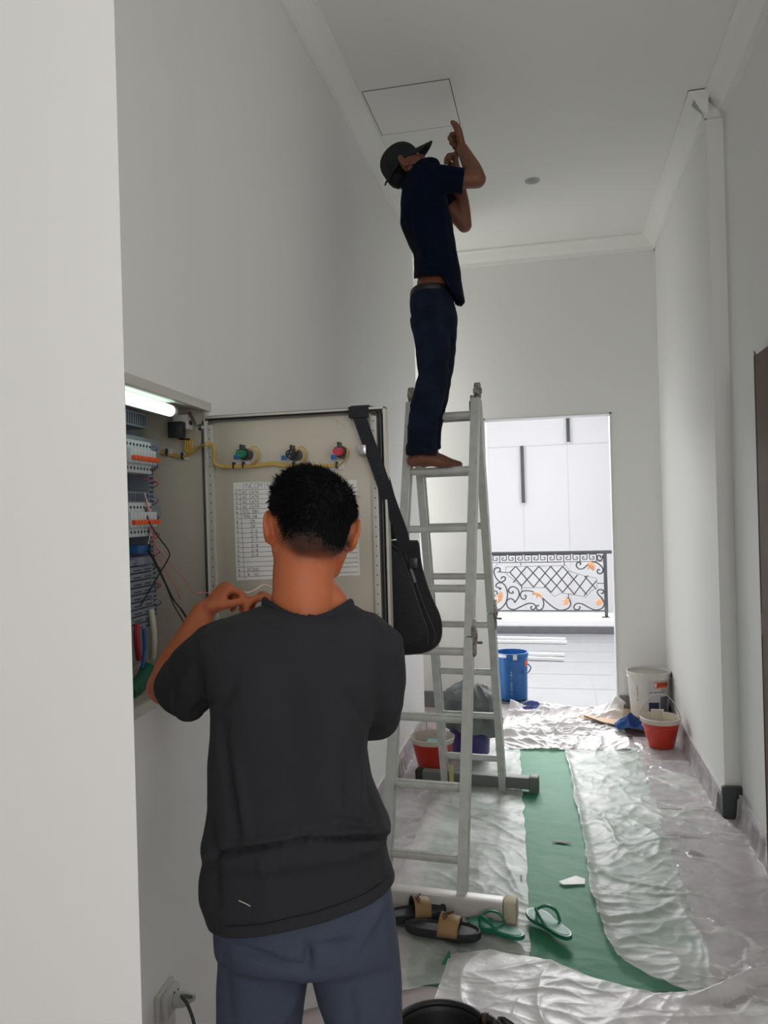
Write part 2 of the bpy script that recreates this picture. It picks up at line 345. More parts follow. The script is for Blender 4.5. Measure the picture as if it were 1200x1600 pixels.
# ================= sheets on the floor =================
def nz(x, y, s, o=0): return noise.noise(V((x * s + o, y * s - o, o * 1.7)))
def ridge(x, y, s, o=0): return 1 - abs(noise.noise(V((x * s + o, y * s - o, o)))) * 2.2
def folds(x, y, o, sx=1.0, sy=1.0):
    """crumpled film: warped ridges at three scales"""
    wx = (x + .30 * nz(x, y, 1.1, o) + .06 * nz(x, y, 4, o)) * sx; wy = (y + .30 * nz(x, y, 1.1, o + 9) + .06 * nz(x, y, 4, o + 2)) * sy
    def R_(an, s, q, p): ca, sa = cos(an), sin(an); return max(0, ridge((wx * ca + wy * sa) * .38, wy * ca - wx * sa, s, o + q)) ** p
    a = R_(.35, 2.4, 0, 6); b = R_(-.75, 3.6, 3, 6); c = R_(1.3, 4.6, 5, 6); d = R_(.05, 8.5, 7, 4); e_ = R_(-.3, 13, 11, 4); h_ = R_(.9, 15, 13, 4)
    g1 = sstep(-.25, .3, nz(x, y, 1.7, o + 20)); g2 = sstep(-.25, .3, nz(x, y, 1.9, o + 30))
    return .5 * a * (.4 + .6 * g2) + .42 * b * g1 + .34 * c * (1 - g1) + .26 * d * (.25 + .75 * g2) + .16 * e_ * (.3 + .7 * g1) + .12 * h_ * (1 - .6 * g2)
def sheet(name, left, right, nu, nv, hf, m, base, label, cat, thick=None):
    """film stretched between two px outlines lying on the floor (listed back to front); hf(x,y,u,v) height"""
    L = spline([V(p) for p in left], 12); R = spline([V(p) for p in right], 12)
    def at(c, t): k = t * (len(c) - 1); i = min(int(k), len(c) - 2); return c[i].lerp(c[i + 1], k - i)
    vs = []
    for j in range(nv + 1):
        a = at(L, j / nv); b = at(R, j / nv)
        for i in range(nu + 1):
            u = i / nu; p = a.lerp(b, u)
            e = min(u, 1 - u) * nu; ej = min(j, nv - j)
            # ragged edge
            q = V((p.x + .012 * nz(p.x, p.y, 9, 3) * (1 if e < 3 else 0), p.y + .012 * nz(p.x, p.y, 9, 7), 0))
            q.z = base + max(.0, hf(p.x, p.y, u, j / nv)) + p.z
            vs.append(q)
    fs = [(j * (nu + 1) + i, j * (nu + 1) + i + 1, (j + 1) * (nu + 1) + i + 1, (j + 1) * (nu + 1) + i) for j in range(nv) for i in range(nu)]
    o = MB().add(vs, fs).build(name, m, None, 'all')
    return tag(o, label, cat)
def FZ(px, py, z=0): q = atZ(px, py, z); return V((q.x, q.y, 0))
M_green = mat('green_plastic_cover', (44, 128, 88), 0.6, var=(2.2, .8, (80, 142, 112)), bump=(14, .25), spec=.25)
def film(name, rgb, alpha, rough=.42):
    m = mat(name, rgb, rough, alpha=alpha, bump=(30, .18), spec=.3)
    nt = m.node_tree; b = nt.nodes['Principled BSDF']
    # film is denser where creased
    tc = nt.nodes['Texture Coordinate']; n = nt.nodes.new('ShaderNodeTexNoise'); n.inputs['Scale'].default_value = 5; n.inputs['Detail'].default_value = 6
    n.inputs['Distortion'].default_value = 1.2
    mr = nt.nodes.new('ShaderNodeMapRange'); mr.inputs[1].default_value = .35; mr.inputs[2].default_value = .7; mr.inputs[3].default_value = alpha - .12; mr.inputs[4].default_value = min(1, alpha + .2)
    nt.links.new(tc.outputs['Object'], n.inputs['Vector']); nt.links.new(n.outputs[0], mr.inputs[0]); nt.links.new(mr.outputs[0], b.inputs['Alpha'])
    return m
M_film = film('milky_plastic_film', (236, 236, 232), .54)
M_film2 = film('thicker_milky_plastic', (240, 238, 236), .74, .34)
M_clear = film('clear_glossy_plastic', (218, 210, 212), .6, .16)

sheet('green_sheet', [FZ(730, 1172), FZ(700, 1250), FZ(676, 1310), FZ(655, 1400), FZ(640, 1500), FZ(640, 1540)],
      [FZ(1045, 1165), FZ(1078, 1240), FZ(1105, 1340), FZ(1118, 1420), FZ(1110, 1500), FZ(1100, 1552)], 90, 170,
      lambda x, y, u, v: .004 * folds(x, y, 2, 1, 2.2), M_green, .0015, 'green plastic cover sheet lying flat down the middle of the floor', 'floor sheet')
sheet('plastic_sheet', [V((XL + .03, 5.3, 0)), V((XL + .05, 4.6, 0)), V((XL + .04, 3.9, 0)), V((XL + .04, 3.4, 0)), V((XL + .04, 2.75, 0)), V((XL + .06, 2.3, 0))],
      [FZ(812, 1163), FZ(817, 1250), FZ(822, 1330), FZ(826, 1400), FZ(828, 1450), FZ(829, 1510)], 110, 240,
      lambda x, y, u, v: .016 * folds(x, y, 11, .9, 1.1), M_film, .006, 'wrinkled translucent plastic sheet under the ladder', 'plastic sheet')
sheet('plastic_sheet', [FZ(880, 1162), FZ(888, 1200), FZ(903, 1270), FZ(915, 1330), FZ(922, 1390), FZ(940, 1450), FZ(975, 1510), FZ(1068, 1556)],
      [V((XR - .05, 5.25, 0)), V((XR - .05, 4.7, 0)), V((XR - .03, 4.2, 0)), V((XRN - .04, 3.9, 0)), V((XRN - .04, 3.4, 0)), V((XRN - .04, 3.0, 0)), V((XRN - .04, 2.75, 0)), V((XRN - .04, 2.6, 0))], 120, 280,
      lambda x, y, u, v: .026 * folds(x, y, 23, 1, 1) + .012 * math.exp(-(u / .03) ** 2), M_film, .006, 'wide wrinkled translucent plastic sheet along the right wall', 'plastic sheet')
sheet('plastic_sheet', [FZ(703, 1497), FZ(770, 1494), FZ(830, 1502), FZ(885, 1519), FZ(945, 1540), FZ(1010, 1556), FZ(1070, 1560), FZ(1130, 1545), FZ(1190, 1524), V((.85, 2.86, 0))],
      [FZ(640, 1680), FZ(720, 1690), FZ(790, 1690), FZ(860, 1690), FZ(930, 1690), FZ(1000, 1690), FZ(1070, 1690), FZ(1150, 1690), FZ(1230, 1690), V((.86, 1.9, 0))], 110, 240,
      lambda x, y, u, v: .024 * folds(x, y, 31, .8, .8) + .035 * math.exp(-((u - .09) / .06) ** 2) * sstep(.6, .8, v), M_film2, .013, 'translucent plastic sheet with a bunched edge nearest the viewer', 'plastic sheet')
sheet('plastic_sheet', [V((-.36, 6.14, 0)), V((-.40, 5.8, 0)), V((-.42, 5.45, 0)), V((-.42, 5.12, 0))],
      [V((.50, 6.12, 0)), V((.44, 5.8, 0)), V((.45, 5.6, 0)), V((.45, 5.2, 0))], 150, 150,
      lambda x, y, u, v: .055 * folds(x, y, 47, 1.2, 1.3) + .07 * math.exp(-((v - .08) / .08) ** 2) * (0.7 + .6 * nz(x, y, 5, 2)) * (1 if u < 2 else 0) + .09 * math.exp(-((u - .93) / .09) ** 2 - ((v - .12) / .12) ** 2), M_film2, .008, 'crumpled heap of white plastic sheeting at the foot of the doorway', 'plastic sheet')
# clear glossy film hanging over the skirting
def wallfilm(name, xw, y0, y1, sgn, reach, label):
    vs = []; nu, nv = 40, int((y1 - y0) * 70)
    for j in range(nv + 1):
        y = y0 + (y1 - y0) * j / nv; top = .135 + .012 * nz(y, 3, 4, 5)
        for i in range(nu + 1):
            u = i / nu
            if u < .35: z = top * (1 - u / .35); x = xw + sgn * (.018 + .02 * (u / .35) ** 2)
            else: z = 0; x = xw + sgn * (.038 + reach * (u - .35) / .65)
            k = folds(x * 2.4, y * 1.9, 61 + sgn, 1, 1)
            vs.append(V((x + sgn * .022 * k * (1 if u > .05 else .1), y, max(.010, z + .034 * k * (u if u > .05 else 0)) + .004)))
    fs = [(j * (nu + 1) + i, j * (nu + 1) + i + 1, (j + 1) * (nu + 1) + i + 1, (j + 1) * (nu + 1) + i) for j in range(nv) for i in range(nu)]
    return tag(MB().add(vs, fs).build(name, M_clear, None, 'all'), label, 'plastic sheet')
wallfilm('skirting_film', XR - .004, 4.22, 5.5, -1, .28, 'shiny clear plastic film taped over the skirting of the far right wall')
wallfilm('skirting_film', XRN - .004, 2.5, 4.12, -1, .36, 'shiny clear plastic film taped over the skirting of the near right wall')
wallfilm('skirting_film', XL + .004, 2.75, 5.45, 1, .22, 'shiny clear plastic film taped over the skirting of the left wall')
# small torn flap of green and a dark slit in the green sheet
o = MB().add([FZ(687, 1512) + V((0, 0, .004)), FZ(704, 1496) + V((0, 0, .03)), FZ(704, 1512) + V((0, 0, .006)), FZ(684, 1525) + V((0, 0, .004))], [(0, 1, 2), (0, 2, 3)]).build('green_scrap', M_green, None, False)
tag(o, 'small torn green plastic scrap beside the tan strapped sandals', 'plastic scrap')
mb = MB(); pts = [FZ(862, 1318), FZ(872, 1315), FZ(882, 1317), FZ(893, 1320), FZ(882, 1320), FZ(872, 1319)]
mb.prism([p + V((0, 0, .0075)) for p in pts], (0, 0, .002))
tag(mb.build('dark_leaf', mat('dark_debris', (34, 48, 40), .6), None, False), 'small dark sliver lying on the green strip', 'debris')
# masking tape strip by the green sheet
mb = MB(); pts = [FZ(873, 1381), FZ(900, 1372), FZ(914, 1377), FZ(914, 1385), FZ(880, 1386)]
mb.prism([p + V((0, 0, .009)) for p in pts], (0, 0, .002)); tag(mb.build('tape_scrap', M_film, None, False), 'small white scrap lying across the green strip edge', 'scrap')

# cardboard under the pails
M_card = mat('tan_cardboard', (205, 176, 150), .85, var=(12, .4, (186, 158, 132)))
mb = MB(); a, b, c, d = FZ(905, 1128, 0), FZ(960, 1112, 0), FZ(1052, 1124, 0), FZ(1010, 1150, 0)
mb.prism([p + V((0, 0, .032)) for p in (a, b, c, d)], (0, 0, .005)); tag(mb.build('cardboard_sheet', M_card, None, False), 'flat tan cardboard lying under the white paint pail', 'cardboard')
M_lath = mat('dark_lath', (70, 56, 50), .7)
for a, b, lb in ((FZ(913, 1128), FZ(951, 1141), 'thin dark stick lying in front of the tan cardboard, left of the blue rag'), (FZ(966, 1146), FZ(978, 1148), 'short dark stick end lying below the blue rag')):
    tag(MB().tube([a + V((0, 0, .045)), b + V((0, 0, .04))], .005, 6).build('stick', M_lath, None), lb, 'stick')

# ================= rags =================
def rag(name, px, py, z, w_, d_, h, m, label, seed, n=34, ry=1.0):
    c = atZ(px, py, z); vs = []
    for j in range(n + 1):
        for i in range(n + 1):
            u = i / n * 2 - 1; v = j / n * 2 - 1; r = math.hypot(u, v); a = atan2(v, u)
            k = 1 + .35 * nz(cos(a) * 1.3, sin(a) * 1.3, 1.5, seed)
            x = u * w_ / 2 * k; y = v * d_ / 2 * k
            hh = h * max(0, 1 - r * .8) * (.6 + .7 * ridge(u, v, 1.3, seed)) + .012 * folds(u * .5, v * .5, seed, 1, 1)
            vs.append(V((c.x + x, c.y + y, z + max(.002, hh))))
    fs = [(j * (n + 1) + i, j * (n + 1) + i + 1, (j + 1) * (n + 1) + i + 1, (j + 1) * (n + 1) + i) for j in range(n) for i in range(n)]
    return tag(MB().add(vs, fs).build(name, m, None, 'all'), label, 'rag')
M_blue_rag = mat('blue_cloth', (44, 84, 150), .9, var=(30, .5, (28, 50, 96)))
rag('rag', 986, 1137, .045, .22, .16, .085, M_blue_rag, 'crumpled blue rag between the white pail and the red bucket at the right', 3.3)
rag('rag', 829, 1106, .035, .27, .16, .05, mat('violet_blue_cloth', (82, 92, 150), .9, var=(30, .5, (48, 52, 104))), 'small violet blue rag on the white plastic in front of the blue pail', 8.1)

# ================= pails and buckets =================
def wrap_text(txt, c, r, ang, z, size, spin, m, parent, name, up=False, wide=1.0):
    """lettering bent round a pail; ang = facing angle, up = text climbing the side"""
    cu = bpy.data.curves.new('t', 'FONT'); cu.body = txt; cu.size = size; cu.extrude = .0006; cu.align_x = 'CENTER'; cu.align_y = 'CENTER'; cu.resolution_u = 3
    to = bpy.data.objects.new('t', cu); COL.objects.link(to)
    me = bpy.data.meshes.new_from_object(to.evaluated_get(bpy.context.evaluated_depsgraph_get())); bpy.data.objects.remove(to)
    off = ORG.get(parent.name, V((0, 0, 0)))
    for v in me.vertices:
        x, y, zz = v.co.x * wide, v.co.y, v.co.z
        if up: x, y = y, -x
        rr = (r(z + y) if callable(r) else r) + .0034 + zz; a = ang + x / rr
        v.co = V((c.x + rr * cos(a), c.y + rr * sin(a), z + y)) - off
    me.materials.append(m); me.name = name; return link(name, me, parent)
def pail(name, px, py, z, R, Hh, taper, label, mb_mat, rim_mat, face=None, cat='pail', group=None, lugs=True):
    c = atZ(px, py, z); c = V((c.x, c.y, z)); R0 = R * taper
    t = thing(name, c, label, cat, group)
    prof = [(0, .004), (R0 - .008, .004), (R0, .01), (R0 + (R - R0) * .9, Hh - .05), (R * .995, Hh - .045), (R * 1.03, Hh - .043), (R * 1.03, Hh - .036), (R, Hh - .034), (R, Hh - .012),
            (R * 1.04, Hh - .01), (R * 1.045, Hh), (R * .985, Hh), (R * .97, Hh - .02), (R0 * .97, .02), (0, .015)]
    MB().lathe(c, prof, 48, cap=False).build('body', mb_mat, t)
    return t, c
def band(mb, c, rf, a0, a1, z0, z1, off=.0012, n=14, m=1):
    vs = []; nz_ = m
    for j in range(nz_ + 1):
        z = z0 + (z1 - z0) * j / nz_
        for i in range(n + 1):
            a = a0 + (a1 - a0) * i / n; r = rf(z - c.z) + off; vs.append(V((c.x + r * cos(a), c.y + r * sin(a), z)))
    mb.add(vs, [(j * (n + 1) + i, j * (n + 1) + i + 1, (j + 1) * (n + 1) + i + 1, (j + 1) * (n + 1) + i) for j in range(nz_) for i in range(n)])
M_pailw = mat('white_pail_plastic', (214, 212, 206), .35, var=(14, .35, (186, 184, 176)))
M_orange = mat('orange_label', (226, 96, 48), .5); M_navy = mat('navy_label', (42, 54, 78), .5); M_lab = mat('grey_label', (196, 198, 198), .5)
M_txtd = mat('label_dark_text', (48, 34, 30), .6); M_txtw = mat('white_print', (226, 230, 232), .6); M_txtg = mat('grey_print', (120, 124, 128), .6)
M_wire = mat('galvanised_wire', (170, 170, 168), .35, .8)
# white paint pail
t, c = pail('paint_pail', 1015, 1118, .04, .152, .335, .86, 'white paint pail with orange and navy label beside the right wall', M_pailw, M_pailw)
fa = atan2(CAM.y - c.y, CAM.x - c.x)
rf = lambda z: .152 * .86 + .152 * .14 * min(1, z / .3)
g = lambda z: rf(z - c.z)
mb = MB(); band(mb, c, rf, fa - .05, fa + 1.15, c.z + .03, c.z + .285); mb.build('label_panel', M_lab, t)
mb = MB(); band(mb, c, rf, fa + .25, fa + .98, c.z + .235, c.z + .278, .002); mb.build('logo_panel', M_orange, t)
wrap_text('JOTUN', c, g, fa + .70, c.z + .256, .030, 0, M_txtd, t, 'lettering')
mb = MB(); band(mb, c, rf, fa + .27, fa + .36, c.z + .242, c.z + .270, .0026, 4); mb.build('emblem', M_txtw, t)
mb = MB(); band(mb, c, rf, fa - .02, fa + .5, c.z + .05, c.z + .13, .002); mb.build('navy_panel', M_navy, t)
mb = MB(); band(mb, c, rf, fa + .56, fa + 1.05, c.z + .045, c.z + .17, .002); mb.build('colour_panel', mat('slate_label', (92, 104, 112), .5), t)
mb = MB(); a_ = fa + .04
for w_ in (.10, .05, .13, .04, .09, .12, .06): band(mb, c, rf, a_, a_ + w_, c.z + .199, c.z + .208, .002, 3); a_ += w_ + .03
band(mb, c, rf, fa + .6, fa + .82, c.z + .218, c.z + .224, .002, 4); mb.build('print_mark', M_txtg, t)
mb = MB()
for z, w_ in ((.24, .05), (.222, .07), (.204, .05), (.186, .07), (.168, .04), (.14, .07)): band(mb, c, rf, fa - .58 - w_ / 2, fa - .58 + w_ / 2, c.z + z - .005, c.z + z + .005, .0014, 3)
mb.build('print_mark', M_txtg, t)
mb = MB(); mb.lathe((c.x, c.y, c.z + .318), [(0, 0), (.12, .001), (.149, 0), (.149, -.004), (0, -.006)], 36, cap=False); mb.build('dried_paint', mat('dried_paint_grey', (176, 172, 162), .8, bump=(20, .5)), t)
# blue pail outside
M_bluep = mat('blue_pail_plastic', (24, 92, 158), .32, var=(20, .3, (40, 112, 172)))
t, c = pail('paint_pail', 801, 1091, .0, .134, .395, .93, 'blue paint pail standing just beyond the doorway', M_bluep, M_bluep)
fa = atan2(CAM.y - c.y, CAM.x - c.x); rf2 = lambda z: .134 * .93 + .134 * .07 * min(1, z / .35); g = lambda z: rf2(z - c.z)
for a0, a1 in ((fa - 1.45, fa - 1.02), (fa + .95, fa + 1.4)):
    mb = MB(); band(mb, c, rf2, a0, a1, c.z + .285, c.z + .33, .0016); mb.build('orange_label', M_orange, t)
def marks(c, rfun, a, rows, m, t):
    mb = MB()
    for z, w_, h in rows: band(mb, c, rfun, a - w_ / 2, a + w_ / 2, c.z + z - h / 2, c.z + z + h / 2, .0014, 3)
    return mb.build('print_mark', m, t)
marks(c, rf2, fa - .05, ((.245, .08, .012), (.222, .13, .016), (.196, .07, .010), (.172, .05, .008), (.150, .14, .016), (.128, .12, .014), (.108, .20, .008), (.092, .18, .006), (.066, .09, .014)), mat('faded_print', (120, 160, 196), .6), t)
mb = MB(); mb.lathe((c.x, c.y, c.z), [(.139, .36), (.142, .375), (.1415, .394), (.133, .395), (.1325, .38)], 40, cap=False); mb.build('rim', M_bluep, t)
for a0, a1, z0_ in ((-.95, -.3, .365), (.08, .32, .35)): mb = MB(); band(mb, c, lambda z: .1415, fa + a0, fa + a1, c.z + z0_, c.z + .391, .0015); mb.build('paint_splash', M_txtw, t)
s_ = V((cos(fa + 1.25), sin(fa + 1.25), 0)); s2 = V((cos(fa - 1.75), sin(fa - 1.75), 0))
mb = MB(); mb.tube(spline([c + s_ * .137 + V((0, 0, .30)), c + s_ * .165 + V((0, 0, .27)) , c + V((cos(fa + 1.0), sin(fa + 1.0), 0)) * .155 + V((0, 0, .235)), c + V((cos(fa + .7), sin(fa + .7), 0)) * .146 + V((0, 0, .25))], 6), .005, 8); mb.build('handle', M_bluep, t)
# purple pail with grey cloth
M_purp = mat('purple_pail_plastic', (62, 44, 116), .35, var=(20, .3, (80, 60, 134)))
t, c = pail('paint_pail', 735, 1176, .02, .142, .36, .88, 'purple pail under a heap of grey cloth behind the ladder', M_purp, M_purp)
fa = atan2(CAM.y - c.y, CAM.x - c.x)
marks(c, lambda z: .142 * .88 + .142 * .12 * min(1, z / .33), fa - .10, ((.22, .07, .012), (.196, .09, .014), (.168, .06, .010), (.142, .10, .014), (.118, .09, .012), (.092, .12, .012), (.07, .2, .006), (.056, .16, .005)), mat('faded_print', (132, 120, 176), .6), t)
# grey cloth over it: draped shell with folds
vs = []; nu, nv = 120, 46
for j in range(nv + 1):
    v = j / nv
    for i in range(nu):
        a = 2 * pi * i / nu; f = sin(a * 7 + 3 * nz(cos(a), sin(a), 1, 4)) * .5 + sin(a * 13 + 5) * .25
        drop = .12 + .06 * nz(cos(a), sin(a), 1.4, 2) + .09 * max(0, cos(a - (fa + .9))) + .07 * max(0, cos(a - fa + 1.1))
        X_, Y_ = cos(a) * v * 2, sin(a) * v * 2; fo = max(0, ridge(X_ + .5 * nz(X_, Y_, 1, 3), Y_ * .5, .9, 6)) ** 3; fo2 = max(0, ridge(X_ * .5 + Y_ * .6 + .4 * nz(X_, Y_, 1.2, 8), Y_ * .4 - X_ * .3, 1.5, 16)) ** 3
        if v < .5: r = .160 * (v / .5) ** .8; z = .425 - .06 * (v / .5) ** 2.2 + .055 * fo * (1 - v) + .03 * fo2 * min(1, 4 * v)
        else: k = (v - .5) / .5; r = .160 + .028 * sin(k * pi * .8) + .030 * f * k + .022 * fo2; z = .365 - drop * k + .03 * fo2 * (1 - k)
        vs.append(c + V((r * cos(a), r * sin(a) , z + .008 * f * (v < .5) * v)))
fs = [(j * nu + i, j * nu + (i + 1) % nu, (j + 1) * nu + (i + 1) % nu, (j + 1) * nu + i) for j in range(nv) for i in range(nu)]
o = MB().add(vs, fs).build('cloth_heap', mat('grey_dust_cloth', (128, 132, 132), .95, var=(9, .7, (84, 88, 90)), bump=(40, .5)), None, 'all')
md = o.modifiers.new('s', 'SOLIDIFY'); md.thickness = .006
tag(o, 'grey cloth heaped over the purple pail behind the ladder', 'cloth')
# red buckets
M_red = mat('red_bucket_plastic', (196, 52, 38), .35, var=(16, .3, (216, 74, 52)))
M_cream = mat('cream_bucket_inside', (206, 196, 184), .5, var=(16, .5, (184, 172, 160)))
def bucket(px, py, z, R, Hh, label, tilt=None):
    c = atZ(px, py, z); c = V((c.x, c.y, z)); t = thing('bucket', c, label, 'bucket', 'red cement buckets')
    MB().lathe(c, [(0, .003), (R * .62, .003), (R * .65, .01), (R * .93, Hh - .03), (R * .97, Hh - .03)], 48, cap=False).build('body', M_red, t)
    MB().lathe(c, [(R * .97, Hh - .03), (R * 1.0, Hh - .012), (R * 1.02, Hh), (R * .985, Hh + .002), (R * .92, Hh - .03), (R * .62, .012), (0, .012)], 48, cap=False).build('lining', M_cream, t)
    return t, c
t, c = bucket(677, 1202, .012, .135, .205, 'red bucket with cream inside at the left wall behind the ladder')
mb = MB(); mb.box((c.x - .03, c.y - .05, c.z + .15), (c.x + .06, c.y + .02, c.z + .185), bev=.006)
tag(mb.build('sponge', mat('aqua_sponge', (150, 198, 196), .9), None), 'pale aqua sponge inside the left red bucket', 'sponge')
t, c = bucket(1033, 1166, .015, .128, .195, 'red bucket with wire handle raised at the right wall')
pts = [c + V((-.128, 0, .18)), c + V((-.118, 0, .235)), c + V((-.055, 0, .325)), c + V((-.015, 0, .338)), c + V((.045, 0, .335)), c + V((.1, 0, .262)), c + V((.128, 0, .18))]
MB().tube(spline(pts, 6), .0028, 8).build('handle', M_wire, t)
mb = MB(); mb.lathe((c.x, c.y, c.z + .14), [(0, 0), (.1, .0), (.117, 0), (.1, -.004), (0, -.004)], 30, cap=False)
tag(mb.build('cement_slurry', M_cream, None), 'cream filler filling the right red bucket', 'filler')
mb = MB(); mb.box((c.x - .05, c.y + .06, c.z + .12), (c.x + .03, c.y + .07, c.z + .225)); mb.box((c.x + .02, c.y + .02, c.z + .15), (c.x + .025, c.y + .045, c.z + .23))
tag(mb.build('spatula', mat('pale_filler_knife', (200, 192, 176), .6), None, False), 'cream filler knife standing in the right red bucket', 'filler knife')

# white profiles lying on the terrace
M_prof = mat('white_profile', (232, 232, 232), .4)
for x0, y0, x1, y1, lb in ((745, 998, 884, 1001, 'white profile strip on the terrace, furthest from the doorway'), (745, 1004, 886, 1006, 'white profile strip on the terrace, second from the railing'),
                           (800, 1024, 882, 1026, 'white profile strip on the terrace right of the blue pail, the farther one'), (800, 1030, 881, 1033, 'white profile strip on the terrace right of the blue pail, the nearer one')):
    a, b = FZ(x0, y0), FZ(x1, y1); d = (b - a).normalized(); n_ = V((-d.y, d.x, 0)) * .02
    tag(MB().prism([a - n_ + V((0, 0, .003)), b - n_ + V((0, 0, .003)), b + n_ + V((0, 0, .003)), a + n_ + V((0, 0, .003))], (0, 0, .03)).build('profile_strip', M_prof, None, False), lb, 'profile strip', 'white profile strips on the terrace')
# brown door leaf edge with torn masking board on the near right wall
M_brown = mat('brown_wood_panel', (98, 78, 62), .7, var=(7, .5, (84, 64, 50)))
M_kraft = mat('kraft_masking', (126, 112, 98), .9)
dt = thing('masked_panel', (XRN, 3.3, 0), 'tall brown board with torn paper edge against the near right wall', 'board')
MB().box((XRN - .045, 2.85, .0), (XRN - .002, 3.52, 2.215)).build('board', M_brown, dt, False)
poly = []; z = 0.02
while z < 2.25: poly.append((3.52 + .035 + .012 * nz(z, 1, 9, 3) + (.03 if 2.2 < z else 0), z)); z += .03
vs = [V((XRN - .022 + .008 * nz(zz, 0, 6, 1), y, zz)) for y, zz in poly] + [V((XRN - .047, 3.505, zz)) for y, zz in poly]
n = len(poly); MB().add(vs, [(i, i + 1, n + i + 1, n + i) for i in range(n - 1) if not (1.02 < poly[i][1] < 1.12)]).build('paper_edge', M_kraft, dt, False)
# ================= folding ladder =================
M_alu = mat('worn_aluminium', (208, 210, 206), .48, .25, var=(18, .6, (184, 186, 182)), bump=(60, .1))
M_alud = mat('dull_grey_foot', (112, 116, 112), .6)
M_hinge = mat('dirty_hinge', (120, 112, 104), .5, .5, var=(60, .9, (196, 190, 180)))
M_rub = mat('cream_rubber_end', (206, 194, 168), .7); M_barw = mat('plastic_wrapped_bar', (206, 200, 196), .4)
LO = V((-.553, 3.02, 0)); LA = radians(-4); LU = V((cos(LA), sin(LA), 0)); LV = V((-sin(LA), cos(LA), 0))
def LT(v): return LO + LU * v[0] + LV * v[1] + V((0, 0, v[2]))
HT = 2.19; YT = .70; YE = 1.40
ld = thing('folding_ladder', LO + LV * .7, 'tall aluminium folding ladder with a barefoot man standing on its rung', 'ladder')
def lp(half, z):  # y on the half at height z
    return (YT - .015) * z / HT if half == 0 else YE - (YE - YT - .015) * z / HT
def xo(half, z): return -.034 * (1 - z / HT) if half else 0
def wid(half, z): return .163 if half == 0 else .158 + .012 * (1 - z / HT)
def stile(half, sx, z0, z1, w_=.030, dpt=.062):
    mb = MB(); vs = []
    for z in (z0, z1):
        y = lp(half, z); x = xo(half, z) + sx * wid(half, z)
        vs.append([LT((x + a * w_ / 2, y + b * dpt / 2, z)) for a, b in ((-1, -1), (1, -1), (1, 1), (-1, 1))])
    mb.rings(vs)
    # channel lips
    for b in (-1, 1):
        r = []
        for z in (z0, z1):
            y = lp(half, z); x = xo(half, z) + sx * (wid(half, z) - w_ / 2 - .004)
            r.append([LT((x + p * .004, y + b * (dpt / 2 - .006) + q * .006, z)) for p, q in ((-1, -1), (1, -1), (1, 1), (-1, 1))])
        mb.rings(r)
    return mb
ZM = 1.05
for half in (0, 1):
    for sx in (-1, 1):
        stile(half, sx, .0 if half else .0, ZM).build('stile', M_alu, ld); stile(half, sx, ZM + .005, HT - .06).build('stile', M_alu, ld)
    for z in (.195, .455, .715, .985, 1.25, 1.515, 1.785, 2.05):
        y = lp(half, z); w2 = wid(half, z) - .012; X_ = xo(half, z)
        mb = MB(); n = 14; rs = []
        for x in (X_ - w2, X_ + w2):
            rs.append([LT((x, y + .017 * (abs(cos(a)) ** .6) * (1 if cos(a) > 0 else -1), z + .016 * (abs(sin(a)) ** .6) * (1 if sin(a) > 0 else -1))) for a in [2 * pi * k / n for k in range(n)]])
        mb.rings(rs)
        for k in (-.008, 0, .008): mb.box((X_ - w2, y + k - .0015, z + .0155), (X_ + w2, y + k + .0015, z + .018), T=LT)
        mb.build('rung', M_alu, ld)
    # mid hinge
    for sx in (-1, 1):
        y = lp(half, ZM); x = xo(half, ZM) + sx * wid(half, ZM)
        mb = MB(); X = x + sx * .019
        mb.tube([LT((X - .007, y, ZM)), LT((X + .007, y, ZM))], .034, 20)
        mb.box((X - .004, y - .026, ZM - .085), (X + .004, y + .024, ZM + .075), T=LT, bev=.003)
        mb.tube([LT((X - .012, y, ZM)), LT((X + .012, y, ZM))], .012, 14)
        mb.box((X - .010, y - .03, ZM + .0), (X + .008, y - .018, ZM + .05), T=LT, bev=.003)
        h = mb.build('hinge', M_hinge, ld)
        MB().tube([LT((X + sx * .008, y + .015, ZM - .03)), LT((X + sx * .03, y + .015, ZM - .03))], .006, 8).build('release_pin', M_alud, h)
# top hinges
for sx in (-1, 1):
    x = sx * .163
    mb = MB()
    mb.tube([LT((x - .012, YT, HT - .02)), LT((x + .012, YT, HT - .02))], .040, 22)
    mb.box((x - .009, YT - .030, HT - .12), (x + .009, YT + .030, HT - .01), T=LT, bev=.003)
    mb.tube([LT((x - .02, YT, HT - .02)), LT((x + .02, YT, HT - .02))], .013, 12)
    mb.box((x - sx * .020 - .009, YT - .050, HT - .105), (x - sx * .020 + .009, YT - .022, HT - .045), T=LT, bev=.004)
    h = mb.build('hinge', M_hinge, ld)
    MB().box((x - sx * .02 - .012, YT - .065, HT - .12), (x - sx * .02 + .012, YT - .048, HT - .075), T=LT, bev=.004).build('lock_lever', M_alud, h)
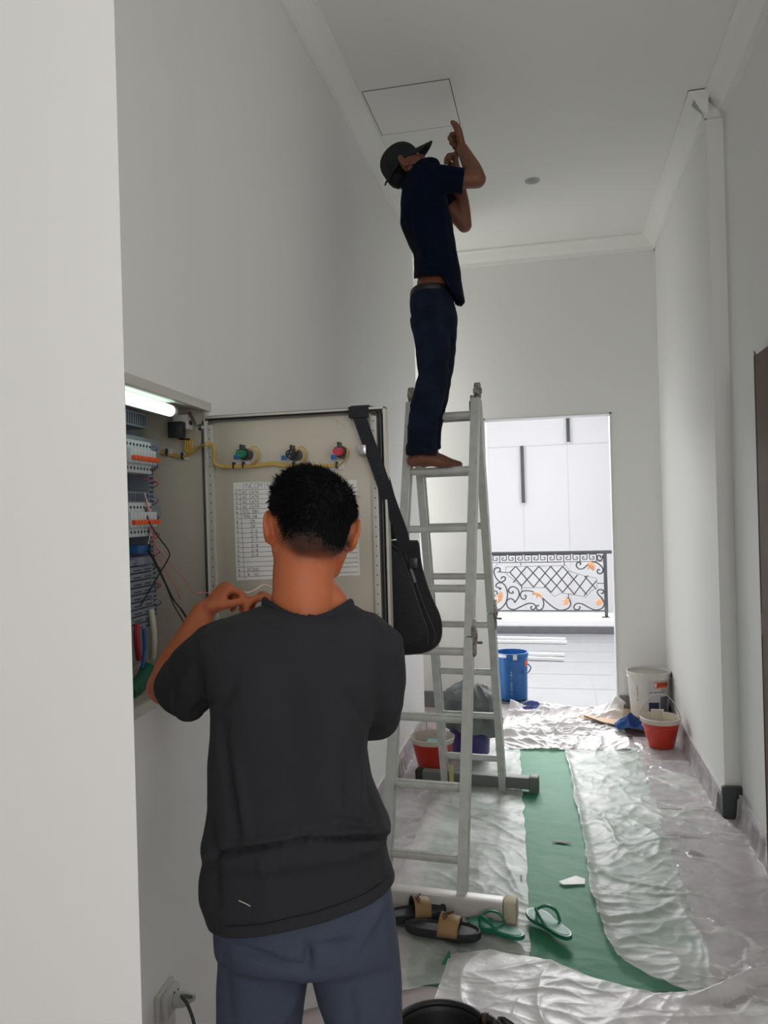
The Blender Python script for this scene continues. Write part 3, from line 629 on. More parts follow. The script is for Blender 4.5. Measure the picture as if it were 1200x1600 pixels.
# foot bars
b = MB().box((-.36, -.036, .015), (.325, .03, .088), T=LT, bev=.008).build('foot_bar', M_barw, ld)
b['label'] = 'pale plastic wrapped foot bar'
e = MB().box((.325, -.042, .008), (.378, .034, .098), T=LT, bev=.016).build('end_cap', M_rub, b); e['label'] = 'cream rubber cap'
T2 = lambda v: LT((v[0] * 1.0, v[1] + YE, v[2]))
b = MB().box((-.36, -.03, .02), (.30, .03, .085), T=T2, bev=.006).build('foot_bar', M_alud, ld); b['label'] = 'dull grey foot bar'
MB().box((-.375, -.034, .012), (-.33, .034, .09), T=T2, bev=.008).build('end_cap', mat('black_rubber', (40, 40, 40), .7), b)
MB().box((.28, -.036, .0), (.335, .036, .095), T=T2, bev=.012).build('end_cap', M_alud, b)
mb = MB().box((-.17, -.036, .0), (-.145, -.028, .13), T=T2); mb.build('yellow_tape', mat('yellowed_tape', (206, 196, 140), .6), ld, False)

# ================= wrought iron railing =================
M_iron = mat('dark_grey_iron', (72, 72, 78), .5, .3); M_gold = mat('antique_gold', (198, 146, 104), .5, .2)
YRL = 10.33
def R(zx, zy, off=0): q = atY(760 + zx / 5.4545, 850 + zy / 5.4545, YRL); q.y += off; return q
rl = thing('balcony_railing', (-.2, YRL, .155), 'dark wrought iron railing with scrolls, lattice and greek key on the terrace parapet', 'railing')
a, b = R(-30, 74), R(1070, 66)
a.x = -2.9; MB().box((a.x, YRL - .028, b.z - .022), (b.x, YRL + .028, b.z + .022), bev=.006).build('handrail', M_iron, rl)
pb = R(1025, 612)
mb = MB().box((R(1010, 100).x - .022, YRL - .022, .155), (R(1010, 100).x + .022, YRL + .022, b.z), bev=.003).box((pb.x - .06, YRL - .05, .155), (pb.x + .04, YRL + .05, .165)); mb.build('post', M_iron, rl)
MB().box((-2.9, YRL - .022, .155), (-2.85, YRL + .022, b.z)).build('post', M_iron, rl)
zb = R(500, 569).z; zk = R(500, 153).z; zk1 = R(500, 92).z
MB().box((-2.9, YRL - .008, zb - .008), (R(1010, 100).x, YRL + .008, zb + .008)).box((-2.9, YRL - .006, zk - .004), (R(995, 100).x, YRL + .006, zk + .004)).build('bottom_rail', M_iron, rl)
# greek key
mb = MB(); hk = zk1 - zk; x = R(935, 0).x; wk = R(162, 0).x - R(95, 0).x
def bar(p, q, r=.006): mb.tube([p, q], r, 4)
k = 0
while x > -2.8:
    P_ = [(0, .0), (0, 1), (-.85, 1), (-.85, .3), (-.3, .3), (-.3, .65), (-.55, .65)]
    pts = [V((x + u * wk, YRL, zk + v * hk)) for u, v in P_]
    if k % 2: pts = [V((2 * x - wk - p.x, p.y, p.z)) for p in pts]
    for p, q in zip(pts[:-1], pts[1:]): bar(p, q)
    bar(V((x, YRL, zk)), V((x - wk, YRL, zk)), .004) if k % 2 else None
    x -= wk; k += 1
mb.build('greek_key', M_iron, rl, False)
# lattice
mb = MB()
LAT = [((200, 242), (250, 190)), ((228, 330), (345, 190)), ((300, 355), (448, 190)), ((402, 368), (548, 190)), ((490, 372), (650, 190)), ((552, 412), (700, 232)), ((650, 412), (778, 262)), ((745, 432), (866, 266)), ((832, 440), (940, 312)),
       ((200, 242), (300, 355)), ((250, 190), (402, 368)), ((345, 190), (552, 412)), ((448, 190), (650, 412)), ((548, 190), (752, 432)), ((650, 190), (856, 432)), ((836, 274), (935, 384))]
for p, q in LAT: mb.tube([R(*p), R(*q)], .008, 6)
mb.build('lattice', M_iron, rl)
mb = MB()
for ln in ([(165, 195), (680, 183), (708, 232), (840, 272), (940, 292), (942, 378), (890, 400), (850, 452), (700, 425), (640, 418), (580, 448), (500, 372), (310, 372), (165, 250), (165, 195)], [(60, 215), (100, 160), (640, 155)]):
    mb.tube([R(*p) for p in ln], .0035, 5)
for p, q in (((294, 155), (294, 185)), ((664, 155), (664, 185)), ((115, 240), (200, 242)), ((945, 335), (1008, 335)), ((700, 422), (700, 462)), ((300, 355), (302, 405))): mb.tube([R(*p), R(*q)], .006, 6)
mb.build('lattice_frame', M_iron, rl)
SC = [[(96, 238), (118, 232), (112, 205), (84, 204), (64, 232), (80, 285), (118, 322), (156, 310), (160, 285), (138, 280), (124, 298)],
      [(106, 388), (125, 378), (84, 365), (90, 338), (130, 330), (165, 365), (180, 430), (165, 500), (125, 548), (85, 560), (40, 555)],
      [(92, 432), (88, 405), (62, 402), (62, 430), (80, 440)],
      [(222, 400), (230, 415), (205, 418), (188, 395), (210, 366), (245, 368), (275, 400), (275, 450), (240, 500)],
      [(240, 500), (232, 478), (205, 465), (178, 480), (172, 510), (190, 545), (235, 558), (290, 535), (350, 508), (395, 508), (420, 530), (410, 555), (385, 555), (378, 538), (392, 532)],
      [(320, 440), (338, 440), (330, 468), (305, 466), (290, 435), (305, 405), (350, 398), (410, 412), (480, 462), (545, 520), (610, 560), (665, 560), (705, 540), (718, 500), (700, 462), (680, 462)],
      [(392, 428), (430, 420), (470, 450), (488, 500), (480, 545), (450, 564), (428, 550), (432, 525), (450, 525)],
      [(790, 530), (798, 545), (780, 560), (752, 555), (748, 528), (775, 506), (820, 512), (880, 545), (930, 562), (980, 550), (1005, 515), (990, 470), (955, 430), (945, 405), (965, 388), (995, 395), (995, 418), (975, 420)],
      [(795, 180), (805, 165), (790, 155), (770, 165), (768, 190), (790, 212), (825, 208), (860, 180), (900, 152), (950, 165), (990, 205), (990, 240), (965, 254), (945, 238), (952, 218), (968, 222)],
      [(965, 118), (975, 112), (970, 100), (950, 100), (944, 120), (960, 140), (985, 130), (992, 95)],
      [(28, 160), (45, 165), (42, 190), (28, 195)]]
mb = MB()
for s_ in SC: mb.tube(spline([R(*p) for p in s_], 6), .0095, 7, flat=(1, .8))
mb.build('scrollwork', M_iron, rl)
for (x0, y0), (x1, y1), w_ in (((120, 400), (95, 505), 16), ((395, 418), (478, 462), 13), ((865, 160), (910, 228), 20), ((685, 458), (655, 520), 16), ((960, 465), (940, 522), 18)):
    mb = MB(); p = R(x0, y0, -.012); q = R(x1, y1, -.012); d = (q - p); sd = V((-d.z, 0, d.x)).normalized()
    pts = [p + d * t + sd * .022 * sin(t * pi) for t in (0, .15, .35, .6, .85, 1)]
    mb.tube(pts, [.004, w_ * .0016, w_ * .0021, w_ * .0018, w_ * .0011, .003], 10, flat=(1, .45))
    for t, s in ((.3, 1), (.45, -1), (.6, 1)): mb.tube([p + d * t, p + d * (t + .12) + sd * s * w_ * .003], [w_ * .0009, .003], 8)
    mb.build('gold_leaf', M_gold, rl)
# ================= electrical cabinet in the left wall =================
M_cab = mat('beige_grey_enamel', (204, 196, 181), .38, var=(3, .3, (196, 188, 174)))
M_cabl = mat('light_grey_enamel', (200, 198, 188), .35)
M_plate = mat('grey_mounting_plate', (132, 140, 148), .45)
M_gask = mat('black_rubber_gasket', (52, 52, 54), .35)
M_zinc = mat('zinc_metal', (150, 150, 150), .35, .7)
M_hole = mat('dark_hole', (46, 42, 38), .8)
M_brk = mat('breaker_plastic', (198, 204, 208), .4); M_brkd = mat('breaker_dark_slot', (52, 60, 70), .6); M_tog = mat('orange_toggle', (238, 92, 44), .4)
M_duct = mat('grey_wiring_duct', (128, 136, 148), .5); M_ductd = mat('duct_slot', (58, 64, 74), .7)
M_yel = mat('yellow_wire', (206, 170, 92), .45); M_yel2 = mat('bright_yellow_wire', (226, 176, 48), .4)
M_blk = mat('black_cable', (34, 34, 36), .45); M_pink = mat('pink_wire', (206, 120, 126), .5); M_pal = mat('pale_wire', (216, 206, 196), .5); M_bluew = mat('blue_wire', (40, 96, 166), .45)
M_pad = mat('white_adhesive_pad', (210, 208, 204), .5); M_redw = mat('red_wire', (176, 46, 56), .5); M_greenp = mat('green_cable_sheath', (22, 104, 78), .4)
M_ivory = mat('ivory_corrugated_tube', (198, 196, 184), .5)
N2 = -E2
def W(px, py, d):   # pixel -> point inside the cabinet at depth d behind the wall face
    r = ray(px, py); o = O1 + E2 * d; t = (o - CAM).dot(E2) / r.dot(E2); return CAM + r * t
cb = thing('electrical_cabinet', F((.26, .13, CZ0)), 'wall recessed beige electrical cabinet with open door, lamp and breakers', 'electrical cabinet')
DP = .215
mb = MB(); t_ = .004; e = .002
mb.box((e, 0, CZ0 + e), (e + t_, DP, CZ1 - e), T=F); mb.box((CS1 - e - t_, 0, CZ0 + e), (CS1 - e, DP, CZ1 - e), T=F)
mb.box((e, 0, CZ0 + e), (CS1 - e, DP, CZ0 + e + t_), T=F); mb.box((e, 0, CZ1 - e - t_), (CS1 - e, DP, CZ1 - e), T=F); mb.box((e, DP - t_, CZ0 + e), (CS1 - e, DP, CZ1 - e), T=F)
mb.build('enclosure', M_cab, cb, False)
# front frame with the rain lip
mb = MB()
for a, b in (((-.002, -.012, CZ0 - .012), (.013, .004, CZ1 + .012)), ((CS1 - .024, -.018, CZ0 - .012), (CS1 + .01, .004, CZ1 + .012)), ((-.006, -.018, CZ1 - .014), (CS1 + .01, .004, CZ1 + .012)), ((-.006, -.018, CZ0 - .012), (CS1 + .01, .004, CZ0 + .014))):
    mb.box(a, b, T=F, bev=.003)
mb.build('frame', M_cabl, cb)
MB().box((.03, DP - .035, CZ0 + .03), (CS1 - .03, DP - .03, CZ1 - .03), T=F).build('mounting_plate', M_plate, cb, False)
MB().box((.09, .10, 1.74), (CS1 - .01, .104, 1.815), T=F).build('blanking_plate', M_plate, cb, False)
mb = MB(); mb.box((.09, .10, 1.585), (CS1 - .01, .104, 1.635), T=F); mb.build('blanking_plate', M_plate, cb, False)
# lamp
def SP(px, py, s=.012):   # pixel -> point on the far side panel
    r = ray(px, py); t = ((O1 + E1 * s) - CAM).dot(E1) / r.dot(E1); return CAM + r * t
a = W(190, 618, .035); b = W(269, 644, .035)
sa, sb = (a - O1).dot(E1), (b - O1).dot(E1); zl = (a.z + b.z) / 2 + .0
lm = MB().box((sb - .01, .045, zl - .005), (min(CS1 - .02, sa + .2), .085, zl + .025), T=F, bev=.003).build('lamp_body', M_white, cb)
tb = MB().tube([F((sb + .014, .035, zl)), F((min(CS1 - .03, sa + .2), .035, zl))], .0155, 16).build('lamp_tube', mat('lit_fluorescent_tube', (206, 236, 226), .3, emis=2.6), lm)
MB().tube([F((sb - .006, .035, zl)), F((sb + .014, .035, zl))], .0145, 16).build('end_cap', mat('lamp_end_cap', (176, 196, 186), .4), lm)
# door switch box
q = W(287, 661, .05); s0 = (q - O1).dot(E1)
sw = MB().box((s0 - .018, .03, q.z - .02), (s0 + .02, .075, q.z + .022), T=F, bev=.003).build('switch_box', M_pad, cb)
MB().box((s0 + .018, .035, q.z - .045), (s0 + .045, .08, q.z + .0), T=F, bev=.004).build('switch_block', M_blk, cb)
mb = MB()
for u, v in ((-.006, -.004), (.006, -.004), (.012, -.014)): mb.tube([F((s0 + .0205, .052 + u, q.z + v)), F((s0 + .022, .052 + u, q.z + v))], .003, 10)
mb.box((s0 - .01 , .0285, q.z - .006), (s0 + .01, .0295, q.z + .006), T=F)
mb.build('switch_slot', M_hole, sw, False)
MB().tube([W(296, 645, .03), W(306, 665, -.004)], .005, 8).build('stay_rod', M_zinc, cb)
q = W(311, 668, -.02); MB().tube([q, q + N2 * .008], .0085, 18).build('stay_screw', M_gask, cb); MB().tube([q + N2 * .008, q + N2 * .011], .004, 12).build('screw', M_pad, cb)
# breakers: two rows
def breaker(s, z, w_, h, label=None):
    mb = MB(); d = .105
    mb.box((s, d - .02, z - h / 2), (s + w_, d + .03, z + h / 2), T=F, bev=.0015, mi=0)
    mb.box((s + .001, d - .035, z - h * .22), (s + w_ - .001, d - .018, z + h * .22), T=F, bev=.001, mi=0)
    for q in (-.36, .36): mb.tube([F((s + w_ / 2, d - .0205, z + h * q)), F((s + w_ / 2, d - .022, z + h * q))], .0035, 8, mi=1)
    o = mb.build('breaker', [M_brk, M_brkd], cb)
    MB().box((s + .003, d - .047, z - .012), (s + w_ - .003, d - .034, z - .001), T=F, bev=.0012).build('toggle', M_tog, o)
def s_at(px, py, d): return (W(px, py, d) - O1).dot(E1)
def z_at(px, py, d): return W(px, py, d).z
sr = s_at(228, 705, .1)
for k in range(8): breaker(sr + .0182 * k, z_at(215, 715, .1), .0178, .084)
sr2 = s_at(229, 810, .1)
for k in range(8): breaker(sr2 + .0182 * k, z_at(215, 812, .1), .0178, .088)
for zz in (z_at(215, 715, .1), z_at(215, 812, .1)): MB().box((.06, .13, zz - .0175), (CS1 - .02, .142, zz + .0175), T=F).build('din_rail', M_zinc, cb, False)
# row of contact blocks and the slotted ducts
def duct(a, b, axis, name='wiring_duct'):
    mb = MB(); mb.box(a, b, T=F, mi=0)
    if axis == 'z':
        z = a[2] + .008
        while z < b[2] - .01:
            mb.box((a[0] + .004, a[1] - .0008, z), (b[0] - .004, a[1] + .001, z + .005), T=F, mi=1); mb.box((a[0] - .0008, a[1] + .004, z), (a[0] + .001, b[1] - .004, z + .005), T=F, mi=1); z += .0125
    else:
        s = a[0] + .008
        while s < b[0] - .01:
            mb.box((s, a[1] - .0008, a[2] + .005), (s + .005, a[1] + .001, b[2] - .005), T=F, mi=1); s += .0125
    return mb.build(name, [M_duct, M_ductd], cb, False)
sd = s_at(240, 760, .12)
duct((sd, .12, CZ0 + .16), (sd + .03, .178, 1.80), 'z')
duct((sd + .035, .118, 1.642), (CS1 - .02, .178, 1.672), 's'); duct((sd + .035, .118, 1.845), (CS1 - .02, .178, 1.885), 's')
zb0 = z_at(215, 995, .11)
mb = MB(); s0 = s_at(231, 900, .11); z1_ = z_at(215, 872, .11)
k = 0; z = zb0 + .02
while z < z1_:
    mb.box((s0, .095, z), (CS1 - .03, .14, z + .0155), T=F, bev=.001, mi=0)
    mb.box((s0 + .012, .0945, z + .004), (s0 + .05, .0952, z + .0075), T=F, mi=1); mb.box((s0 + .07, .0945, z + .004), (s0 + .11, .0952, z + .0075), T=F, mi=1); z += .0185
tb_ = mb.build('terminal_block', [M_duct, M_ductd], cb, False)
for y in (858, 876): MB().box((s_at(228, y, .1), .085, z_at(215, y, .1) - .012), (s_at(208, y, .1), .125, z_at(215, y, .1) + .010), T=F, bev=.002).build('relay', mat('blue_relay', (44, 92, 150), .4) if y == 858 else M_duct, cb)
# wires
def wire(pts, r, m, name='wire', k=8, n=7): return MB().tube(spline(pts, k), r, n).build(name, m, cb)
wb = [SP(240, 702, .02), SP(250, 706), SP(262, 709), SP(276, 712), SP(290, 712), SP(300, 706, .02), SP(311, 699, .03), W(322, 694, -.03)]
DOORP = lambda px, py, off=.0: atY(px, py, YF - off)
wend = [DOORP(331, 695, .035), DOORP(336, 704, .03), DOORP(335, 722, .026), DOORP(345, 728, .018), DOORP(352, 729, .016)]
for dx in (-.0035, 0, .0035): wire([p + V((0, dx, dx * .6)) for p in wb + wend], .0032, M_yel, 'yellow_wire')
for i in range(4): # hanging loops
    x = 283 + 3.4 * i
    wire([SP(282, 686, .03), SP(x + 4, 687, .03), SP(x + 7, 692, .035), SP(x + 6, 702, .03), SP(297, 709, .02)], .0022, M_yel2, 'yellow_wire')
wire([SP(272, 680, .03), SP(278, 684, .03), SP(284, 686, .03), SP(297, 687, .03)], .0036, M_blk, 'wire_sleeve'); wire([SP(269, 676, .03), SP(279, 685, .03)], .006, M_yel2, 'yellow_wire')
for x, y in ((263, 708), (288, 714)):
    q = W(x, y, .205)
    s0 = s_at(x, y, .2 if x < 270 else .09); dd = .19 if x < 270 else .10
for x, y, dd in ((263, 707, .165), (287, 713, .105)):
    # pads sit on the far side panel (s ~ 0)
    r = ray(x, y); t = ((O1 + E1 * .008) - CAM).dot(E1) / r.dot(E1); q = CAM + r * t; d0 = (q - O1).dot(E2)
    MB().box((.006, d0 - .014, q.z - .011), (.012, d0 + .014, q.z + .011), T=F, bev=.002).build('adhesive_pad', M_pad, cb)
    MB().box((.012, d0 - .0015, q.z - .010), (.024, d0 + .0015, q.z + .010), T=F).build('cable_tie', M_blk, cb, False)
# black and pink wires dangling
wire([W(227, 790, .09), W(233, 815, .06), W(247, 838, .04), W(264, 862, .02), W(262, 875, .02), W(250, 895, .04), W(234, 922, .07), W(220, 945, .09)], .0019, M_blk)
wire([W(232, 862, .08), W(240, 872, .06), W(256, 905, .03), W(270, 935, .0), P(283, 952, 1.82), P(293, 968, 1.82), P(305, 992, 1.84)], .0024, M_blk)
wire([W(230, 860, .08), W(240, 876, .07), W(258, 912, .04), W(272, 946, .02), P(286, 970, 1.84), P(298, 992, 1.86)], .0017, M_blk)
wire([W(228, 780, .08), W(235, 822, .07), W(243, 850, .05), W(262, 876, .03), W(280, 896, .01), W(293, 911, -.02), P(302, 926, 1.78), P(318, 926, 1.77), P(332, 928, 1.76), P(352, 930, 1.76)], .0013, M_pink)
wire([W(230, 785, .085), W(238, 830, .07), W(244, 862, .055), W(262, 895, .035), W(272, 912, .02), W(283, 938, .01)], .0013, M_pink)
wire([W(233, 790, .08), W(242, 836, .07), W(240, 858, .07), W(246, 874, .06)], .0014, M_pink)
wire([W(226, 770, .08), W(236, 812, .075), W(232, 850, .08)], .0018, M_pal); wire([W(229, 800, .09), W(233, 840, .085), W(234, 862, .08)], .003, M_blk)
for k in range(10):
    z = z_at(230, 700 + k * 27, .11); wire([F((sd + .034 , .11, z)), F((sd + .026, .10, z + .002)), F((sd + .012, .112, z + random.uniform(-.01, .01)))], .0013, M_blk if k % 3 else M_pal, k=4)
    wire([F((sd + .05 + .01 * (k % 3), .12, z + .012)), F((sd + .036, .09, z)), F((sd + .02, .115, z - .016))], .0012, (M_bluew, M_blk, M_redw)[k % 3], k=4)
wire([W(236, 952, .09), W(240, 985, .08), W(240, 1010, .08), W(238, 1028, .09)], .0085, M_ivory, 'corrugated_tube', n=10)
wire([W(214, 975, .09), W(214, 1000, .09), W(217, 1030, .10)], .008, M_redw, 'red_cable'); wire([W(224, 980, .1), W(226, 1010, .1), W(222, 1045, .1)], .0045, M_bluew, 'blue_cable')
wire([W(200, 1085, .06), W(214, 1072, .07), W(226, 1056, .09), W(230, 1046, .1)], .02, M_greenp, 'green_cable', n=12)
# ---------------- door ----------------
X0 = XL + .004; qd = DOORP(603.5, 636, .0); X1 = qd.x; DZ1 = qd.z; DZ0 = CZ0 - .006; TH = .036
dr_ = MB().box((X0, YF + .004, DZ0), (X1, YF + .018, DZ1), bev=.002).build('door', M_cab, cb, True)
mb = MB()  # folded rim
for a, b in (((X0, DZ0), (X0 + .003, DZ1)), ((X1 - .0065, DZ0), (X1, DZ1)), ((X0, DZ1 - .0065), (X1, DZ1)), ((X0, DZ0), (X1, DZ0 + .0065))):
    mb.box((a[0], YF - .02, a[1]), (b[0], YF + .006, b[1]), bev=.0015)
mb.build('rim', M_cabl, dr_)
gx0 = DOORP(321, 700).x; gx1 = DOORP(596.5, 700).x; gz1 = DOORP(460, 646).z; gz0 = DZ0 + .012
ra = .022; g_ = []
for cx, cz, a0 in ((gx1 - ra, gz1 - ra, 0), (gx0 + ra, gz1 - ra, 90), (gx0 + ra, gz0 + ra, 180), (gx1 - ra, gz0 + ra, 270)):
    for k in range(7): a = radians(a0 + 15 * k); g_.append(V((cx + ra * cos(a), YF - .006, cz + ra * sin(a))))
MB().tube(g_, .0062, 10, closed=True, up=(0, 1, 0), flat=(1.6, 1)).build('gasket', M_gask, dr_)
gi = [V((p.x * .0 + (gx0 + gx1) / 2 + (p.x - (gx0 + gx1) / 2) * .965, YF - .004, (gz0 + gz1) / 2 + (p.z - (gz0 + gz1) / 2) * .975)) for p in g_]
MB().tube(gi, .0035, 6, closed=True, up=(0, 1, 0), flat=(2, 1)).build('inner_lip', M_zinc, dr_)
for xc in (DOORP(333, 800).x, DOORP(588.5, 800).x):
    mb = MB(); mb.box((xc - .0085, YF - .012, gz0 + .02), (xc + .0085, YF + .005, gz1 - .02), bev=.001, mi=0)
    z = gz1 - .034
    while z > gz0 + .03:
        mb.tube([V((xc, YF - .0118, z)), V((xc, YF - .0124, z))], .0019, 8, mi=1); z -= .0262
    mb.build('perforated_strip', [M_cabl, M_hole], dr_)
# indicator lamps
for px, py, col, nm in ((384, 710, (28, 132, 96), 'green'), (461, 711, (44, 44, 52), 'black'), (533.5, 706.5, (214, 62, 84), 'red')):
    q = DOORP(px, py); q2 = V((q.x + .004, YF + .004, q.z - .001))
    mb = MB(); mb.tube([q2, q2 - V((0, .03, 0))], [.0175, .0165], 20, mi=0)
    mb.tube([q - V((0, .026, 0)), q - V((.001, .044, 0))], [.0135, .012], 18, mi=1)
    for u, v in ((-.005, .004), (.004, .005), (.0, -.006)): mb.tube([q + V((u, -.044, v)), q + V((u, -.047, v))], .0022, 8, mi=2)
    mb.box((q.x + .002, YF - .05, q.z + .010), (q.x + .008, YF - .02, q.z + .024), mi=0)
    lo = mb.build('indicator_lamp', [M_gask, mat(nm + '_lamp_housing', col, .35), M_zinc], dr_); lo['label'] = nm + ' indicator lamp seen from behind'
for px, py in ((376, 727), (461, 727), (528, 727)):
    q = DOORP(px, py); wpx = .026 if px < 400 else .018
    MB().box((q.x - wpx, YF - .002, q.z - .0125), (q.x + wpx, YF + .005, q.z + .0125), bev=.001).build('adhesive_pad', M_pad, dr_)
    for dx in ((-.016, .013) if px < 400 else (0,)): MB().box((q.x + dx - .0018, YF - .018, q.z - .009), (q.x + dx + .0018, YF - .002, q.z + .009)).build('cable_tie', M_blk, dr_)
def dw(pts, r, m, off=.012, k=8): return MB().tube(spline([DOORP(x, y, off + (z if z else 0)) for x, y, z in pts], k), r, 7).build('yellow_wire' if m is M_yel else 'wire', m, dr_)
for k in (-1.6, 0, 1.6): dw([(350, 729 + k, 0), (376, 729 + k, 0), (400, 727 + k, 0), (425, 724.5 + k, 0), (445, 727 + k, 0), (470, 727 + k, 0), (500, 728 + k * .6, 0), (528, 727 + k * .5, 0)], .0028, M_yel)
dw([(396, 727, 0), (404, 716, .02), (404, 702, .03), (396, 697, .03), (390, 704, .03)], .0018, M_yel); dw([(392, 728, 0), (400, 718, .02), (401, 706, .03), (394, 700, .035)], .0018, M_yel)
dw([(468, 726, 0), (478, 718, .01), (479, 705, .03), (471, 697, .03), (463, 703, .035)], .0018, M_yel); dw([(466, 727, 0), (475, 718, .015), (475, 706, .03), (468, 700, .035), (462, 705, .035)], .0018, M_yel)
dw([(530, 727, 0), (541, 716, .02), (544, 703, .03), (538, 697, .035)], .0018, M_yel); dw([(534, 725, 0), (541, 713, .03), (543, 702, .035)], .0014, M_yel)
for px, py in ((380, 717), (453, 718), (529, 717)):
    MB().box((DOORP(px, py).x - .008, YF - .05, DOORP(px, py).z - .004), (DOORP(px, py).x + .006, YF - .04, DOORP(px, py).z + .008), bev=.001).build('blue_terminal', M_bluew, dr_)
q = DOORP(567, 704); MB().box((q.x - .006, YF - .03, q.z - .014), (q.x + .016, YF + .004, q.z + .014), bev=.004).build('lock_cam', mat('bright_zinc', (200, 204, 206), .25, .7), dr_)
# chalk marks
mb = MB()
def chalk(pl, w_=.0022):
    for (ax, ay), (bx, by) in zip(pl[:-1], pl[1:]):
        p = DOORP(ax, ay, .0); r = DOORP(bx, by, .0); d = (r - p).normalized(); n_ = V((-d.z, 0, d.x)) * w_ / 2; y = V((p.x, YF + .0032, p.z)); z_ = V((r.x, YF + .0032, r.z)); mb.add([y + n_, y - n_, z_ - n_, z_ + n_], [(0, 1, 2, 3)])
chalk([(527, 672), (526, 656), (538, 667)]); chalk([(538, 654), (548, 666), (549, 656)]); chalk([(527, 671), (557, 667)], .001); chalk([(549, 667), (557, 655)])
mb.build('chalk_mark', mat('faint_chalk', (196, 192, 184), .8), dr_, False)
# wiring list
M_paper = mat('white_paper', (240, 238, 234), .7); M_ink = mat('pencil_ink', (96, 96, 104), .7)
def pp(px, py, off): q = DOORP(px, py); return V((q.x, YF + .004 - off, q.z))
c4 = [pp(363.5, 754, .0006), pp(557, 750, .0006), pp(562, 899, .0006), pp(369, 907, .0006)]
mb = MB(); mb.add(c4 + [p + V((0, .0005, 0)) for p in c4], [(0, 1, 2, 3), (7, 6, 5, 4), (0, 4, 5, 1), (1, 5, 6, 2), (2, 6, 7, 3), (3, 7, 4, 0)], 0)
def sh(u, v, off=.0010):  # u 0..1, v 0..1 down the sheet
    a = c4[0].lerp(c4[1], u); b = c4[3].lerp(c4[2], u); q = a.lerp(b, v); return V((q.x, YF + .004 - off, q.z))
def rl_(u0, v0, u1, v1, w_=.0011):
    p, q = sh(u0, v0), sh(u1, v1); d = (q - p).normalized(); n_ = V((-d.z, 0, d.x)) * w_ / 2; mb.add([p + n_, p - n_, q - n_, q + n_], [(0, 1, 2, 3)], 1)
NR = 19; v0_ = .075; dv = (1 - v0_) / (NR - .3)
for k in range(NR): rl_(.01, v0_ + k * dv, .99, v0_ + k * dv - .004 * (k % 3))
rl_(.055, v0_, .068, .99)
def wr(u, v, txt, h, adv, jit=.0003):
    o = sh(u, v); strokes(mb, txt, lambda a, b: o + V((a, 0, b)), h, .0011, jit, 1, adv)
wr(.075, .062, 'INCOMING', .0145, .0125)
ROWS = ['AC CATR', 'AC CATR', 'AC CATR', 'AC CATR', 'STL DB1', 'TPN 08', '   09', '   09', '   2-6', '   2-5', '   2-7', '   2-8', '   2-8', '   2-9', ' -', '', ' AT200', ' 8  07']
for k, rw in enumerate(ROWS):
    wr(.075, v0_ + (k + .86) * dv, rw, .0078, .0072)
    if k + 2 < 20: wr(.018, v0_ + (k + .86) * dv, str(k + 2)[-1], .0065, .006)
mb.build('wiring_list', [M_paper, M_ink], dr_, False)
# hinges
for z in (DZ1 - .10, DZ0 + .10): MB().tube([V((XL + .006, YF - .008, z - .02)), V((XL + .006, YF - .008, z + .02))], .006, 10).build('hinge', M_zinc, cb)

# ================= wall socket with plug =================
q = atX(268, 1560, XL + .0); so = W(254, 1560, 0)
ss = (so - O1).dot(E1); zz = so.z
sk = thing('wall_socket', so, 'white wall socket box with plug low on the left wall', 'socket')
M_sock = mat('aged_white_plastic', (196, 196, 190), .45)
MB().box((ss - .045, -.012, zz - .11), (ss + .045, 0, zz + .03), T=F, bev=.004).build('back_plate', M_sock, sk)
MB().box((ss - .036, -.030, zz - .03), (ss + .036, -.010, zz + .026), T=F, bev=.006).build('socket_body', M_sock, sk)
mb = MB()
for u, v in ((-.02, -.004), (-.02, .01), (.0, .016)): mb.tube([F((ss + u, -.030, zz + v)), F((ss + u, -.0312, zz + v))], .003, 8)
mb.build('socket_hole', M_hole, sk, False)
pl = thing('power_plug', F((ss, -.04, zz)), 'white plug with dark grey cable in the wall socket beside the trousers', 'plug')
MB().tube([F((ss - .006, -.028, zz - .004)), F((ss - .010, -.05, zz - .004)), F((ss - .026, -.07, zz - .006))], [.019, .018, .008], 16).build('plug_body', M_sock, pl)
c_ = [W(284, 1556, -.07), W(291, 1566, -.08), W(298, 1582, -.09), W(303, 1600, -.1), W(308, 1640, -.1), W(310, 1720, -.08), W(316, 1800, -.06)]
c_[-1].z = max(c_[-1].z, .012)
MB().tube(spline([F((ss - .022, -.066, zz - .006))] + c_, 6), .0042, 8).build('cable', mat('dark_grey_cable', (70, 78, 76), .5), pl)

# ================= shoulder bag hanging over the door =================
M_bag = mat('black_nylon', (20, 20, 25), .75, bump=(180, .25)); M_strap = mat('black_webbing', (30, 32, 38), .8, bump=(240, .35)); M_zip = mat('grey_piping', (66, 66, 72), .5); M_lbl = mat('grey_woven_label', (104, 108, 116), .6)
YBG = YF + .085
def BG(px, py, y): return atY(px, py, y)
bg = thing('shoulder_bag', BG(650, 1020, YBG), 'black shoulder bag hanging over the open cabinet door by its strap', 'bag')
def outline(pts, y, k=5): return spline([BG(x, yy, y) for x, yy in pts], k, closed=True)
FR = [(580, 847), (600, 845), (625, 844), (645, 844), (653, 845), (656, 855), (660, 885), (672, 925), (688, 962), (691, 990), (684, 1008), (664, 1020), (630, 1024), (598, 1026), (582, 1020), (577, 940)]
ring = []
for off, sc in ((.0, .9), (.006, .97), (.018, 1.0), (.05, 1.0), (.062, .97), (.068, .9)):
    o_ = outline(FR, YF + .04 + off); c = sum(o_, V()) / len(o_)
    ring.append([c + (p - c) * sc for p in o_])
MB().rings(ring).build('body', M_bag, bg)
